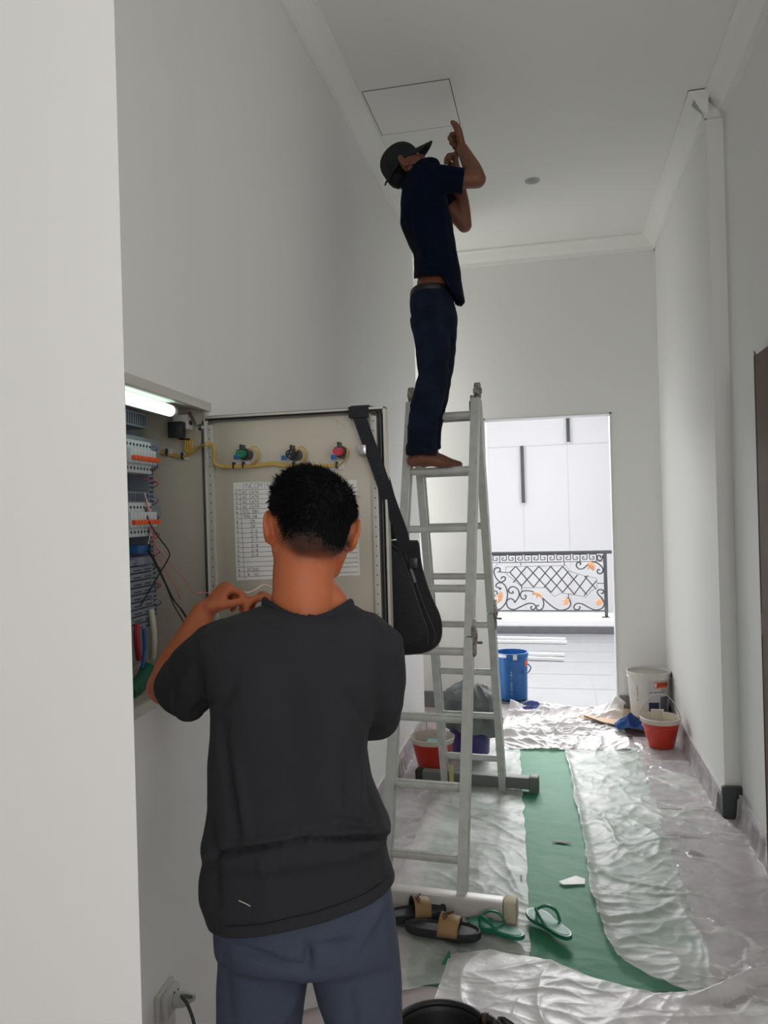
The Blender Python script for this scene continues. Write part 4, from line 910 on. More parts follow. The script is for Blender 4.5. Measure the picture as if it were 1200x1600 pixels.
# front pocket
FP = [(584, 862), (612, 858), (630, 866), (640, 900), (656, 950), (668, 985), (664, 1004), (640, 1012), (600, 1014), (584, 1006)]
ring = []
for off, sc in ((.042, 1.0), (.034, 1.0), (.028, .96), (.026, .88)):
    o_ = outline(FP, YF + off); c = sum(o_, V()) / len(o_); ring.append([c + (p - c) * sc for p in o_])
MB().rings(ring).build('front_pocket', M_bag, bg)
MB().tube(spline([BG(612, 850, YF + .032), BG(626, 864, YF + .03), BG(640, 900, YF + .03), BG(655, 948, YF + .03), BG(668, 985, YF + .032), BG(668, 1005, YF + .034)], 6), .0014, 6).build('piping', M_zip, bg)
MB().tube(spline([BG(628, 850, YF + .036), BG(648, 905, YF + .036), BG(666, 955, YF + .036), BG(680, 990, YF + .038), BG(676, 1008, YF + .04)], 6), .0012, 6).build('piping', M_zip, bg)
def ribbon(pts, w_, th, wd=None):
    """flat strap through points; wd = width direction"""
    P_ = spline(pts, 6); rs = []
    for i, p in enumerate(P_):
        t = (P_[min(i + 1, len(P_) - 1)] - P_[max(i - 1, 0)]).normalized(); wv = V(wd) if wd else V((1, 0, 0)); wv = (wv - t * wv.dot(t)).normalized(); n_ = t.cross(wv)
        rs.append([p + wv * w_ / 2 * a + n_ * th / 2 * b for a, b in ((-1, -1), (1, -1), (1, 1), (-1, 1))])
    return MB().rings(rs)
yt = YF - .026
ribbon([BG(633, 862, YF + .03), BG(627, 833, YF + .01), BG(614, 797, YF - .01), BG(600, 758, yt), BG(581, 705, yt), BG(564, 658, yt), BG(559, 640, yt)], .036, .003).build('strap', M_strap, bg)
tp = BG(561, 636, yt)
ribbon([V((tp.x, yt, DZ1 - .03)), V((tp.x, yt, DZ1 - .004)), V((tp.x, YF - .018, DZ1 + .0045)), V((tp.x, YF, DZ1 + .0045)), V((tp.x, YF + .018, DZ1 + .0045)), V((tp.x + .002, YF + .026, DZ1 - .01)), V((tp.x + .03, YF + .03, DZ1 - .14)), V((tp.x + .08, YF + .05, DZ1 - .36))], .050, .0035).build('strap', M_strap, bg)
mb = MB(); mb.box((0, 0, 0), (.05, .008, .013)); 
ribbon([V((tp.x - .001, yt - .003, DZ1 - .028)), V((tp.x - .001, yt - .003, DZ1 + .002))], .055, .005).build('shoulder_pad', M_strap, bg)
q = BG(646, 878, YF + .03); MB().box((q.x - .012, q.y - .006, q.z - .018), (q.x + .012, q.y + .002, q.z + .012), bev=.003).build('buckle', mat('black_buckle', (44, 44, 48), .35), bg)
q = BG(645, 900, YF + .034); mb = MB()
mb.prism([BG(640, 889, YF + .028), BG(644, 889, YF + .028), BG(651, 909, YF + .028), BG(647, 911, YF + .028)], (0, .003, 0)); mb.build('woven_label', M_lbl, bg, False)
# ================= sandals and slippers =================
def sole_pts(L, w0, w1, w2, n=36):
    """half widths: heel w0, waist w1, ball w2; along x from heel to toe"""
    out = []
    for k in range(n):
        a = 2 * pi * k / n; x = .5 - .5 * cos(a); s = 1 if a < pi else -1
        base = w0 * (1 - sstep(.0, .45, x)) + w1 * sstep(0, .45, x); base = base * (1 - sstep(.45, .75, x)) + w2 * sstep(.45, .75, x)
        out.append((x * L, s * base * (max(0, 1 - abs(2 * x - 1) ** 3.2)) ** .5))
    return out
def slipper(name, toe, heel, kind, label, group):
    h = FZ(*heel); t = FZ(*toe); z0 = .028; d = (t - h); L = d.length; d.normalize(); sd_ = V((-d.y, d.x, 0)); h.z = z0
    th = thing(name, h, label, 'sandal' if kind == 'slide' else 'flip-flop', group)
    def T(x, y, z): return h + d * x + sd_ * y + V((0, 0, z))
    if kind == 'flop':
        pts = sole_pts(L, .034, .030, .044)
        rs = [[T(x * k + L * (1 - k) / 2, y * k, z) for x, y in pts] for k, z in ((.97, 0), (1, .003), (1, .013), (.98, .016))]
        MB().rings(rs).build('sole', M_flop, th)
        MB().rings([[T(x * .9 + L * .05, y * .86, .0165) for x, y in pts], [T(x * .9 + L * .05, y * .86, .0175) for x, y in pts]]).build('footbed', M_flop2, th)
        for s in (-1, 1):
            P_ = [T(L * .80, 0, .018), T(L * .78, s * .004, .034), T(L * .68, s * .026, .050), T(L * .52, s * .040, .044), T(L * .40, s * .035, .016)]
            MB().tube(spline(P_, 8), [.0035] * 8 + [.005] * 16 + [.0045] * 9, 8, flat=(1, 1.5)).build('thong_strap', M_flop, th)
    else:
        pts = sole_pts(L, .040, .038, .050)
        rs = [[T(x * k + L * (1 - k) / 2, y * k, z) for x, y in pts] for k, z in ((.95, 0), (1, .005), (1.01, .022), (1.0, .030), (.95, .032), (.9, .026))]
        MB().rings(rs).build('sole', M_slide, th)
        vs = []; n1, n2 = 18, 8
        for j in range(n2 + 1):
            x = L * (.46 + .26 * j / n2)
            for i in range(n1 + 1):
                a = pi * i / n1; hw = .054 - .002 * j / n2; vs.append(T(x + .006 * sin(a), -hw * cos(a), .018 + (.062 - .014 * j / n2) * sin(a) ** .7))
        ob = MB().add(vs, [(j * (n1 + 1) + i, j * (n1 + 1) + i + 1, (j + 1) * (n1 + 1) + i + 1, (j + 1) * (n1 + 1) + i) for j in range(n2) for i in range(n1)]).build('strap', [M_tan, M_slide], th)
        md = ob.modifiers.new('s', 'SOLIDIFY'); md.thickness = .006; md.material_offset = 1; md.material_offset_rim = 1
        ob['label'] = 'tan strap'
        SW = [(-.030, .2), (-.018, .08), (-.004, .05), (.030, .62), (-.002, .24), (-.016, .30), (-.030, .2)]
        mb = MB(); P_ = []
        for y, u in SW: a = math.acos(max(-1, min(1, -y / .05))); x = L * (.49 + .2 * u); P_.append(T(x + .006 * sin(a), -.055 * cos(a) , .021 + .060 * sin(a) ** .7))
        mb.tube(P_[:-1], .003, 6, closed=True); mb.build('emblem', M_emb, th)
M_flop = mat('green_rubber', (24, 118, 88), .4); M_flop2 = mat('worn_green_rubber', (38, 134, 104), .5, var=(20, .6, (26, 104, 80)))
M_slide = mat('charcoal_foam', (40, 42, 46), .6); M_tan = mat('tan_leather', (158, 126, 84), .6, var=(30, .5, (132, 102, 66))); M_emb = mat('dark_brown_print', (92, 66, 44), .5)
slipper('slide_sandal', (697, 1438), (598, 1452), 'slide', 'charcoal slide sandal with tan strap, half hidden behind the trousers', 'tan strapped slides')
slipper('slide_sandal', (752, 1480), (634, 1464), 'slide', 'charcoal slide sandal with tan strap, the nearer one beside the green flip-flop', 'tan strapped slides')
slipper('flip_flop', (733, 1452), (820, 1480), 'flop', 'green flip-flop beside the tan strapped sandal', 'green flip-flops')
slipper('flip_flop', (826, 1436), (892, 1482), 'flop', 'green flip-flop lying apart on the green strip at the right', 'green flip-flops')
# ================= black tub and clamps at the lower edge =================
q = P(690, 1616, 1.98); TR = .128
tu = thing('rubber_tub', (q.x, q.y, 0), 'black rubber tub whose rim shows at the bottom edge', 'tub')
TZ = q.z; M_tub = mat('black_rubber_tub', (30, 30, 32), .5)
mb = MB(); mb.lathe((q.x, q.y, .002), [(0, .016), (.095, .016), (.1, .016), (.105, .016), (TR - .012, TZ - .02), (TR - .004, TZ - .004), (TR + .004, TZ), (TR + .009, TZ - .008), (TR + .003, TZ - .02), (.10, .018), (.0, .017)], 56, cap=False); mb.build('body', M_tub, tu)
MB().tube([V((q.x + TR * cos(a), q.y + TR * sin(a), TZ)) for a in [2 * pi * k / 56 for k in range(56)]], .009, 10, closed=True).build('rim', M_tub, tu)
fa = -.15; hp = V((q.x + (TR + .012) * cos(fa + .6), q.y + (TR + .012) * sin(fa + .6), TZ + .0))
MB().tube(spline([hp + V((-.03, .012, .0)), hp + V((-.02, .0, .016)), hp + V((.0, -.006, .014)), hp + V((.018, -.02, .01)), hp + V((.03, -.045, -.004))], 6), .011, 10).build('handle', M_tub, tu)
for k in (0.2, .75): a = spline([hp + V((-.02, .0, .016)), hp + V((.018, -.02, .01))], 8); p_ = a[int(k * 8)]; MB().tube([p_ + V((-.004, 0, 0)), p_ + V((.004, -.003, 0))], .015, 12).build('clip', mat('brown_clip', (74, 60, 52), .6), tu)
q = P(792, 1598, 2.02); cl = thing('spring_clamp', (q.x, q.y, 0), 'black tool end just right of the tub rim at the bottom edge', 'tool')
MB().box((q.x - .02, q.y - .012, .03), (q.x + .015, q.y + .012, q.z), bev=.004).build('shaft', M_tub, cl)
mb = MB().tube(spline([V((q.x - .02, q.y, q.z + .004)), V((q.x, q.y - .01, q.z + .01)), V((q.x + .03, q.y - .012, q.z - .008))], 5), [.009] * 5 + [.007] * 5 + [.004], 8); mb.build('jaw', M_tub, cl)
# ================= people =================
def skin(name, rgb, rgb2):
    m = mat(name, rgb, .55, var=(9, .5, rgb2), bump=(140, .12)); b = m.node_tree.nodes['Principled BSDF']
    b.inputs['Subsurface Weight'].default_value = .12; b.inputs['Subsurface Radius'].default_value = (.012, .005, .003); return m
M_skin = skin('warm_brown_skin', (192, 108, 68), (178, 94, 56)); M_skin2 = skin('brown_skin', (124, 78, 58), (112, 70, 52))
M_tee = mat('charcoal_jersey', (38, 39, 43), .92, var=(5, .5, (45, 45, 50)), bump=(420, .08))
M_collar = mat('charcoal_rib', (38, 40, 46), .95, bump=(300, .4))
M_trou = mat('slate_navy_twill', (68, 76, 94), .88, var=(7, .5, (58, 66, 84)), bump=(260, .2))
M_hair = mat('black_hair', (20, 19, 21), .7, spec=.25); M_hairs = mat('cropped_hair', (34, 28, 28), .8)
M_navy2 = mat('navy_jersey', (5, 16, 36), .95, spec=.15, bump=(150, .2)); M_jean = mat('dark_denim', (18, 26, 42), .95, spec=.2, var=(9, .8, (34, 44, 62)), bump=(160, .3))
M_cap = mat('dark_cap_cotton', (20, 24, 28), .85, bump=(160, .2)); M_belt = mat('black_belt', (20, 20, 22), .5); M_eye = mat('eye_white', (220, 216, 208), .3); M_iris = mat('dark_iris', (40, 26, 20), .2)

def ringP(xl, yl, xr, yr, d, hd, n=40, e=2.4, inset=0, yn=0, dn=0):
    """horizontal-ish body section given by its two silhouette points in the photo, depth d and half depth hd"""
    a = P(xl, yl, d); b = P(xr, yr, d); c = (a + b) / 2; h = (b - a) / 2; L = h.length; h = h * ((L - inset) / L); out = []
    for k in range(n):
        t = 2 * pi * k / n; ct, st = cos(t), sin(t)
        x = abs(ct) ** (2 / e) * (1 if ct > 0 else -1); y = abs(st) ** (2 / e) * (1 if st > 0 else -1)
        out.append(c + h * x + CF * ((hd - inset) * y + dn) + V((0, 0, yn * max(0, -st))))
    return out
def hand(mb, w, d, n, L=.175, curl=(.5, .6, .4), cf=None, thumb=.6, flip=1, spread=.06, rs=1.0):
    """w wrist, d finger direction, n palm normal (direction fingers curl to); flip side of the thumb"""
    d = V(d).normalized(); n = V(n); n = (n - d * n.dot(d)).normalized(); s = d.cross(n) * flip   # s points to the thumb side
    k = L / .18
    secs = []
    for t, hw, ht in ((-.02, .026, .020), (.0, .027, .019), (.025, .034, .018), (.055, .041, .016), (.082, .042, .014), (.094, .038, .010)):
        c = w + d * t * k; secs.append([c + s * hw * k * cos(a) + n * ht * k * sin(a) for a in [2 * pi * q / 16 for q in range(16)]])
    mb.rings(secs)
    mb.ell(w + d * .035 * k + s * .026 * k + n * .006, (.016 * k, .026 * k, .016 * k), (s, d, n), 12, 8)
    for i, (off, ln) in enumerate(((.031, .074), (.0105, .083), (-.0105, .077), (-.031, .060))):
        p = w + d * (.084 - .004 * abs(i - 1)) * k + s * off * k; dr = (d + s * off * spread * 30 * .1).normalized(); r = (.0088 - .0007 * (i == 3)) * k * rs
        pts = [p - d * .02 * k, p]; cc = cf[i] if cf else curl
        for q, fr in enumerate((.45, .30, .25)):
            a = cc[q]; dr = (dr * cos(a) + n * sin(a)); m_ = n * cos(a) - dr * 0; 
            dr.normalize(); pts.append(pts[-1] + dr * ln * k * fr)
            # rotate the curl axis along
            n_loc = (n - dr * n.dot(dr))
            if n_loc.length < .3: n_loc = (-d - dr * (-d).dot(dr))
            n = n if q == 2 else n
            if a > 0: 
                nn = (n_loc.normalized() if n_loc.length > 1e-3 else -d)
                n_sv = nn
            else: n_sv = n
            n_prev = n_sv
            # subsequent bends use the locally rotated normal
            nloc = n_prev
            if q < 2:
                a2 = cc[q + 1]; 
                # emulate by bending dr toward nloc in next loop
                base_n = nloc
            # override n for the next joint only
            n_next = nloc
            if q < 2: nq = n_next
            n_tmp = nq if q < 2 else n_tmp
            if q == 0: N1 = n_tmp; 
            if q == 0:
                a = cc[1]; d2 = (dr * cos(a) + N1 * sin(a)).normalized(); pts.append(pts[-1] + d2 * ln * k * .30)
                N2_ = (N1 - d2 * N1.dot(d2)).normalized(); a = cc[2]; d3 = (d2 * cos(a) + N2_ * sin(a)).normalized(); pts.append(pts[-1] + d3 * ln * k * .25)
                break
        mb.tube(pts, [r * 1.02, r * 1.08, r, r * .94, r * .82], 10, round_ends=True)
    # thumb
    p = w + d * .022 * k + s * .030 * k; t1 = (s * (1 - thumb * .6) + d * .85 + n * thumb * .7).normalized(); t2 = (t1 + d * .35 + n * thumb * .5 - s * thumb * .5).normalized()
    t3 = (t2 + d * .2 + n * .2 - s * thumb * .3).normalized()
    mb.tube([p - t1 * .012 * k, p + t1 * .026 * k, p + t1 * .026 * k + t2 * .03 * k, p + t1 * .026 * k + t2 * .03 * k + t3 * .022 * k], [.014 * k, .0115 * k * rs, .0102 * k * rs, .0085 * k * rs], 12, round_ends=True)
def head(mb, c, f, u, k=1.0):
    """c skull centre, f face direction, u up"""
    f = V(f).normalized(); u = V(u); u = (u - f * u.dot(f)).normalized(); r = f.cross(u)
    T = lambda x, y, z: c + (r * x + f * y + u * z) * k
    ax = (r, f, u); E_ = lambda x, y, z, a, b, d, n=20: mb.ell(T(x, y, z), (a * k, b * k, d * k), ax, n, 12)
    E_(0, -.004, .0, .0765, .096, .086, 28); E_(0, -.028, -.022, .066, .068, .066, 24)
    E_(0, .030, -.052, .058, .058, .062); E_(0, .044, -.088, .036, .036, .030); E_(0, .072, -.103, .018, .014, .013)
    for s in (-1, 1):
        mb.tube([T(s * .058, -.004, -.062), T(s * .05, .03, -.09), T(s * .022, .068, -.106)], [.017 * k, .016 * k, .013 * k], 10, round_ends=True)
        E_(s * .034, .066, -.038, .020, .016, .015, 12)                                      # cheekbones
        E_(s * .031, .0785, -.013, .0145, .008, .0075, 12)                                   # lids
        E_(s * .03, .079, .004, .020, .008, .005, 12)                                        # brow ridge
    mb.tube([T(0, .082, -.004), T(0, .094, -.022), T(0, .101, -.038)], [.007 * k, .0085 * k, .011 * k], 10, round_ends=True)
    for s in (-1, 1): E_(s * .011, .092, -.041, .008, .009, .006, 10)
    mb.tube([T(-.022, .078, -.067), T(-.008, .089, -.0655), T(.008, .089, -.0655), T(.022, .078, -.067)], [.0035 * k, .0055 * k, .0055 * k, .0035 * k], 8, round_ends=True)
    mb.tube([T(-.02, .077, -.073), T(0, .087, -.0755), T(.02, .077, -.073)], [.0035 * k, .0062 * k, .0035 * k], 8, round_ends=True)
    return T, r
def ear(mb, T, r, k, s, out=.5):
    """concha and helix; out = how far it stands off"""
    A = lambda y, z, o: T(s * (.073 + o), y, z)
    mb.tube(spline([A(.006, -.036, .004), A(-.004, -.052, .008), A(-.014, -.044, .012 + .01 * out), A(-.026, -.022, .014 + .02 * out), A(-.024, .0, .014 + .022 * out), A(-.008, .010, .010 + .014 * out), A(.004, .0, .004)], 5), .0046 * k, 8, round_ends=True)
    pts = [A(.004, -.036, .0), A(.004, -.014, .0), A(.002, .004, .002), A(-.010, .008, .008 + .012 * out), A(-.023, -.002, .012 + .018 * out), A(-.024, -.022, .012 + .018 * out), A(-.014, -.042, .009 + .009 * out), A(-.004, -.05, .006)]
    c = A(-.008, -.02, .004 + .006 * out); v = [c] + pts; thick = r * s * .010 * k
    fs = [(0, i, i % 8 + 1) for i in range(1, 9)]
    a1 = (T(s * .018 * (.4 + out), -.022, 0) - T(0, 0, 0)).normalized(); a2 = (T(0, .25, 1) - T(0, 0, 0)).normalized(); a3 = a1.cross(a2).normalized()
    mb.ell(A(-.010, -.020, .005 + .010 * out), (.0185 * k, .030 * k, .0060 * k), (a1, a2, a3), 16, 10)
    n = len(v); mb.add(v + [p - thick for p in v], fs + [tuple(reversed([q + n for q in f])) for f in fs] + [(i, i + n, (i % 8 + 1) + n, i % 8 + 1) for i in range(1, 9)])
def wrinkle(me, fn):
    """move vertices along their normals by fn(co, px, py, depth, normal)"""
    me.update(); vs = me.vertices; ns = [v.normal.copy() for v in vs]
    for v, n in zip(vs, ns):
        px, py, d = proj(v.co); v.co = v.co + n * fn(v.co, px, py, d, n)
def crease_f(lines):
    def f(px, py):
        h = 0
        for a, b, w_, amp in lines:
            d, t = seg_d(px, py, a, b)
            if d < 3 * w_: h += amp * math.exp(-(d / w_) ** 2) * sin(pi * (.12 + .76 * t))
        return h
    return f
def cut(me, p, n, test, band=None):
    """open a hem: remove everything beyond plane (p,n) where test(co)"""
    bm = bmesh.new(); bm.from_mesh(me)
    g = [f for f in bm.faces if test(f.calc_center_median())]; gs = set(g)
    ed = {e for f in g for e in f.edges}; vv = {v for f in g for v in f.verts}
    bmesh.ops.bisect_plane(bm, geom=list(vv) + list(ed) + g, plane_co=p, plane_no=n, dist=1e-5)
    kill = [f for f in bm.faces if test(f.calc_center_median()) and (f.calc_center_median() - V(p)).dot(V(n)) > 0]
    bmesh.ops.delete(bm, geom=kill, context='FACES'); bm.to_mesh(me); bm.free()

# ---------------- man working at the cabinet ----------------
D0 = 1.50
man = thing('person', P(482, 2080, D0) * 1.0, 'person in charcoal t-shirt and navy trousers with raised hands facing the open cabinet', 'person', None)
TR_ = [(972, 420, 548, .080), (978, 345, 596, .095), (990, 318, 606, .108), (1015, 310, 609, .116), (1060, 322, 600, .122), (1110, 332, 588, .124), (1150, 331, 576, .121), (1200, 329, 574, .118), (1250, 326, 590, .118), (1290, 320, 604, .122), (1330, 322, 600, .12), (1390, 324, 606, .12)]
body = MB()
def ring_of(y, xl, xr, hd, inset=0, dy=None):
    return ringP(xl, y, xr, y + (dy or 0), D0, hd, inset=inset)
body.rings([ring_of(*t, inset=.022) for t in TR_])
# neck and shoulders
nk = [P(484, 990, 1.51), P(480, 965, 1.505), P(475, 935, 1.505), P(474, 905, 1.51), P(476, 870, 1.525), P(482, 835, 1.54)]
body.tube(spline(nk, 4), [.082] * 2 + [.078, .074, .069, .066] + [.0635] * 4 + [.0605] * 9 + [.055] * 2, 24, flat=(1, 1.0))
body.tube([P(400, 985, 1.52), P(440, 964, 1.515), P(474, 925, 1.515)], [.028, .036, .05], 14, round_ends=True); body.tube([P(566, 985, 1.52), P(532, 963, 1.515), P(488, 925, 1.515)], [.028, .036, .048], 14, round_ends=True)
# head, a little turned to the left and bent forward
hf = (CF * 1.0 - CR * .10 - CU * .26).normalized(); hu = (CU + CF * .26 + CR * .105).normalized()
hc = P(488, 815, 1.535)
TH_, hr = head(body, hc, hf, hu)
ear(body, TH_, hr, 1, -1, .2); ear(body, TH_, hr, 1, 1, .3)
# left arm (photo left): upper arm forward-down, forearm up to the wires
Ls, Le, Lw = P(328, 1012, 1.50), P(259, 1072, 1.64), P(318, 957, 1.76)
body.tube([Ls, Ls.lerp(Le, .4), Le], [.034, .040, .041], 18, round_ends=True)
fl = Le.lerp(Lw, .3); body.tube([Le, Le.lerp(Lw, .12), fl, Le.lerp(Lw, .65), Lw], [.039, .041, .041, .033, .0275], 18, round_ends=True)
hd_ = (P(362, 908, 1.79) - Lw)
hand(body, Lw, hd_, (CR * .55 - CU * .75 + CF * .35), L=.168, cf=((1.15, .85, .45), (1.25, .9, .5), (1.35, 1.0, .5), (1.4, 1.0, .5)), thumb=.75, flip=-1, rs=1.05)
# right arm
Rs_, Re, Rw = P(594, 1018, 1.50), P(578, 1124, 1.655), P(450, 962, 1.82)
body.tube([Rs_, P(588, 1072, 1.548), Re], [.034, .037, .037], 18, round_ends=True)
body.tube([Re, Re.lerp(Rw, .12), Re.lerp(Rw, .3), Re.lerp(Rw, .65), Rw], [.037, .040, .040, .032, .026], 18, round_ends=True)
hand(body, Rw, (P(404, 926, 1.80) - Rw), (-CR * .5 - CU * .6 - CF * .2), L=.165, cf=((.75, .8, .4), (.9, .9, .5), (1.0, 1.0, .5), (1.1, 1.0, .5)), thumb=.7, flip=1)
# pelvis and legs
body.rings([ringP(336, 1385, 612, 1385, D0, .105, inset=.02), ringP(338, 1425, 616, 1425, D0, .112, inset=.02), ringP(350, 1452, 612, 1452, D0, .090, inset=.02)])
for px in ((410, 408, 410, 412, 414), (553, 568, 570, 572, 576)):
    body.tube([P(px[0], 1480, D0), P(px[1], 1600, D0), P(px[2], 1720, D0), P(px[3], 1830, D0 + .01), P(px[4], 2020, D0 + .01)], [.072, .066, .05, .046, .033], 16)
    f0 = P(px[4], 2020, D0 + .02); f0.z = .05
    body.tube([V((f0.x, f0.y, .06)) - CF * .03, V((f0.x, f0.y, .045)) + CF * .05, V((f0.x, f0.y, .032)) + CF * .13, V((f0.x, f0.y, .026)) + CF * .18], [.038, .036, .034, .022], 14, flat=(1, 1.1), round_ends=True)
me = fuse(body, .0042, 5)
# mark the cropped nape so that stubble can darken it
att = me.color_attributes.new('stubble', 'FLOAT_COLOR', 'POINT')
for i, v in enumerate(me.vertices):
    px, py, d = proj(v.co); q = v.co - hc; back = -(q.dot(hf)); zz = q.dot(hu)
    s = 0
    if q.length < .16 and back > -.03:
        lim = 868 + 10 * sin((px - 430) / 28) if px < 520 else 878
        lim = 850 + 33 * sstep(432, 470, px) - 8 * sstep(520, 545, px)
        s = (1 - sstep(lim - 26, lim + 3, py)) * .9
        s *= sstep(432, 450, px) * sstep(552, 542, px)
    att.data[i].color = (s, s, s, 1)
nt = M_skin.node_tree; b_ = nt.nodes['Principled BSDF']; at_ = nt.nodes.new('ShaderNodeAttribute'); at_.attribute_name = 'stubble'
mx = nt.nodes.new('ShaderNodeMix'); mx.data_type = 'RGBA'; mx.inputs[7].default_value = (*lin((42, 32, 30)), 1)
old = b_.inputs['Base Color'].links[0].from_socket; nt.links.new(at_.outputs['Fac'], mx.inputs[0]); nt.links.new(old, mx.inputs[6]); nt.links.new(mx.outputs[2], b_.inputs['Base Color'])
pbody = finish_mesh('body', me, M_skin, man)
for s in (-1, 1):
    e_ = MB().ell(TH_(s * .031, .0735, -.013), (.0125, .0125, .0125), nu=16, nv=10).ell(TH_(s * .031, .0845, -.013), (.004, .003, .004), nu=10, nv=6, mi=1).build('eye', [M_eye, M_iris], man)
# t-shirt
sh_ = MB()
ST = [(944, 412, 944, 552, .058), (949, 402, 947, 560, .068), (955, 384, 953, 574, .082), (962, 358, 958, 590, .096), (972, 334, 968, 602, .106), (986, 318, 980, 610, .112), (1010, 308, 1005, 614, .120), (1050, 316, 1045, 608, .126), (1100, 331, 1095, 592, .130), (1140, 333, 1138, 577, .130), (1180, 330, 1175, 573, .127), (1225, 328, 1222, 584, .125), (1262, 325, 1258, 598, .128), (1294, 318, 1284, 609, .134), (1312, 316, 1296, 611, .136), (1324, 318, 1303, 604, .128),
      (1334, 320, 1311, 602, .120), (1362, 315, 1340, 607, .121), (1392, 314, 1366, 615, .124), (1425, 324, 1388, 622, .128), (1456, 334, 1398, 626, .131), (1475, 336, 1415, 628, .131)]
sh_.rings([ringP(xl, yl, xr, yr, D0, hd, e=2.6 if yl > 990 else 2.1) for yl, xl, yr, xr, hd in ST])
sh_.tube([P(365, 1000, 1.50), P(338, 1014, 1.50), P(308, 1044, 1.53), P(297, 1062, 1.56), P(287, 1082, 1.59)], [.050, .056, .060, .063, .066], 26, round_ends=False)
sh_.tube([P(325, 1040, 1.50), P(306, 1072, 1.51), P(296, 1102, 1.52)], [.05, .048, .036], 18, round_ends=True)
sh_.tube([P(560, 985, 1.50), P(590, 1010, 1.495), P(590, 1060, 1.53), P(585, 1100, 1.59), P(580, 1120, 1.625)], [.05, .0545, .056, .058, .060], 26)
sh_.tube([P(592, 1050, 1.50), P(592, 1098, 1.51), P(591, 1116, 1.52)], [.045, .036, .026], 18, round_ends=True)
me = fuse(sh_, .0058, 6)
CR_ = crease_f([((335, 1336), (480, 1310), 4, -.022), ((460, 1311), (612, 1307), 4, -.022), ((350, 1322), (600, 1296), 8, .012), ((345, 1130), (372, 1330), 8, -.008), ((368, 1180), (385, 1320), 9, .005), ((570, 1150), (555, 1300), 9, .005), ((540, 1180), (548, 1290), 8, -.005),
                ((520, 1278), (606, 1300), 6, -.006), ((575, 1190), (590, 1290), 7, -.004), ((305, 985), (318, 1100), 7, -.006), ((335, 1120), (372, 1060), 9, -.006), ((600, 990), (588, 1130), 7, -.005), ((430, 985), (545, 983), 8, .003), ((320, 1010), (270, 1105), 9, .004), ((340, 1090), (295, 1120), 6, -.005),
                ((575, 1135), (540, 1085), 10, -.005), ((325, 1260), (340, 1420), 8, -.008), ((450, 1050), (470, 1280), 22, -.004), ((540, 1020), (500, 1260), 24, .003), ((410, 1340), (420, 1440), 14, .004), ((560, 1320), (590, 1400), 12, -.004)])
def tee_w(co, px, py, d, n):
    back = sstep(-.1, -.5, n.dot(CF)) if n.dot(CF) < 0 else 0
    side = 1 - abs(n.dot(CF))
    return 1.7 * CR_(px, py) * (back * .9 + side * .2) + .0035 * noise.noise(co * 7) + .0022 * noise.noise(V((co.x * 16, co.y * 16, co.z * 7))) - .002 * max(0, 1 - abs(noise.noise(V((co.x * 9 + 4, co.y * 9, co.z * 4)))) * 6)
wrinkle(me, tee_w)
# open hem, sleeves and neck
hemA, hemB = P(334, 1426, D0), P(626, 1366, D0); hz_ = (hemB - hemA).normalized(); hn = hz_.cross(CF); hn = hn if hn.z < 0 else -hn
cut(me, (hemA + hemB) / 2, hn, lambda c: c.z < .98)
sd1 = (P(287, 1082, 1.59) - P(308, 1044, 1.53)).normalized(); p1 = P(288, 1079, 1.586)
cut(me, p1, sd1, lambda c: (c - p1).length < .12 and proj(c)[0] < 330)
sd2 = (P(580, 1120, 1.625) - P(585, 1100, 1.59)).normalized(); p2 = P(581, 1116, 1.618)
cut(me, p2, sd2, lambda c: (c - p2).length < .10)
NECKC = P(483, 958, 1.515)
COLL = [P(x, y, d) for x, y, d in ((413, 941, 1.515), (428, 952, 1.462), (453, 965, 1.428), (484, 971, 1.418), (512, 965, 1.428), (534, 953, 1.462), (549, 944, 1.515), (538, 962, 1.57), (483, 980, 1.60), (428, 962, 1.57))]
CL = spline(COLL, 8, closed=True)
cN = sum(CL, V()) / len(CL)
nrm = V((0, 0, 0))
for i in range(len(CL)): nrm += (CL[i] - cN).cross(CL[(i + 1) % len(CL)] - cN)
nrm.normalize(); nrm = nrm if nrm.z > 0 else -nrm
bm = bmesh.new(); bm.from_mesh(me)
ux = CR; uy = nrm.cross(ux).normalized(); ux = uy.cross(nrm)
poly = [((p - cN).dot(ux), (p - cN).dot(uy)) for p in CL]
def inside(x, y):
    c = False; n = len(poly)
    for i in range(n):
        x1, y1 = poly[i]; x2, y2 = poly[i - 1]
        if (y1 > y) != (y2 > y) and x < (x2 - x1) * (y - y1) / (y2 - y1) + x1: c = not c
    return c
bmesh.ops.delete(bm, geom=[f for f in bm.faces if (f.calc_center_median() - cN).length < .14 and inside((f.calc_center_median() - cN).dot(ux), (f.calc_center_median() - cN).dot(uy)) and (f.calc_center_median() - cN).dot(nrm) > -.05], context='FACES')
bm.to_mesh(me); bm.free()
hem_bins = {}
for v in me.vertices:
    px, py, d = proj(v.co)
    if 338 < px < 620 and abs((v.co - hemA).dot(hn) + .022) < .004:
        k = int((px - 338) / 14)
        if k not in hem_bins or d < hem_bins[k][0]: hem_bins[k] = (d, v.co.copy())
hem_pts = [hem_bins[k][1] - hn * ((hem_bins[k][1] - hemA).dot(hn) + .022) - CF * .0006 for k in sorted(hem_bins)]
tee = finish_mesh('t_shirt', me, M_tee, man); md = tee.modifiers.new('s', 'SOLIDIFY'); md.thickness = .0025; md.offset = -1
MB().tube(CL, .0085, 10, closed=True, flat=(1.3, .7), up=tuple(nrm)).build('collar', M_collar, man)
MB().tube(spline(hem_pts, 3), .0013, 6).build('hem_stitch', mat('dark_stitch', (18, 18, 22), .9), man)
# small loose thread
MB().tube([P(373, 1407, 1.364), P(384, 1412, 1.362), P(391, 1416, 1.362)], .0007, 5).build('loose_thread', M_pad, man)
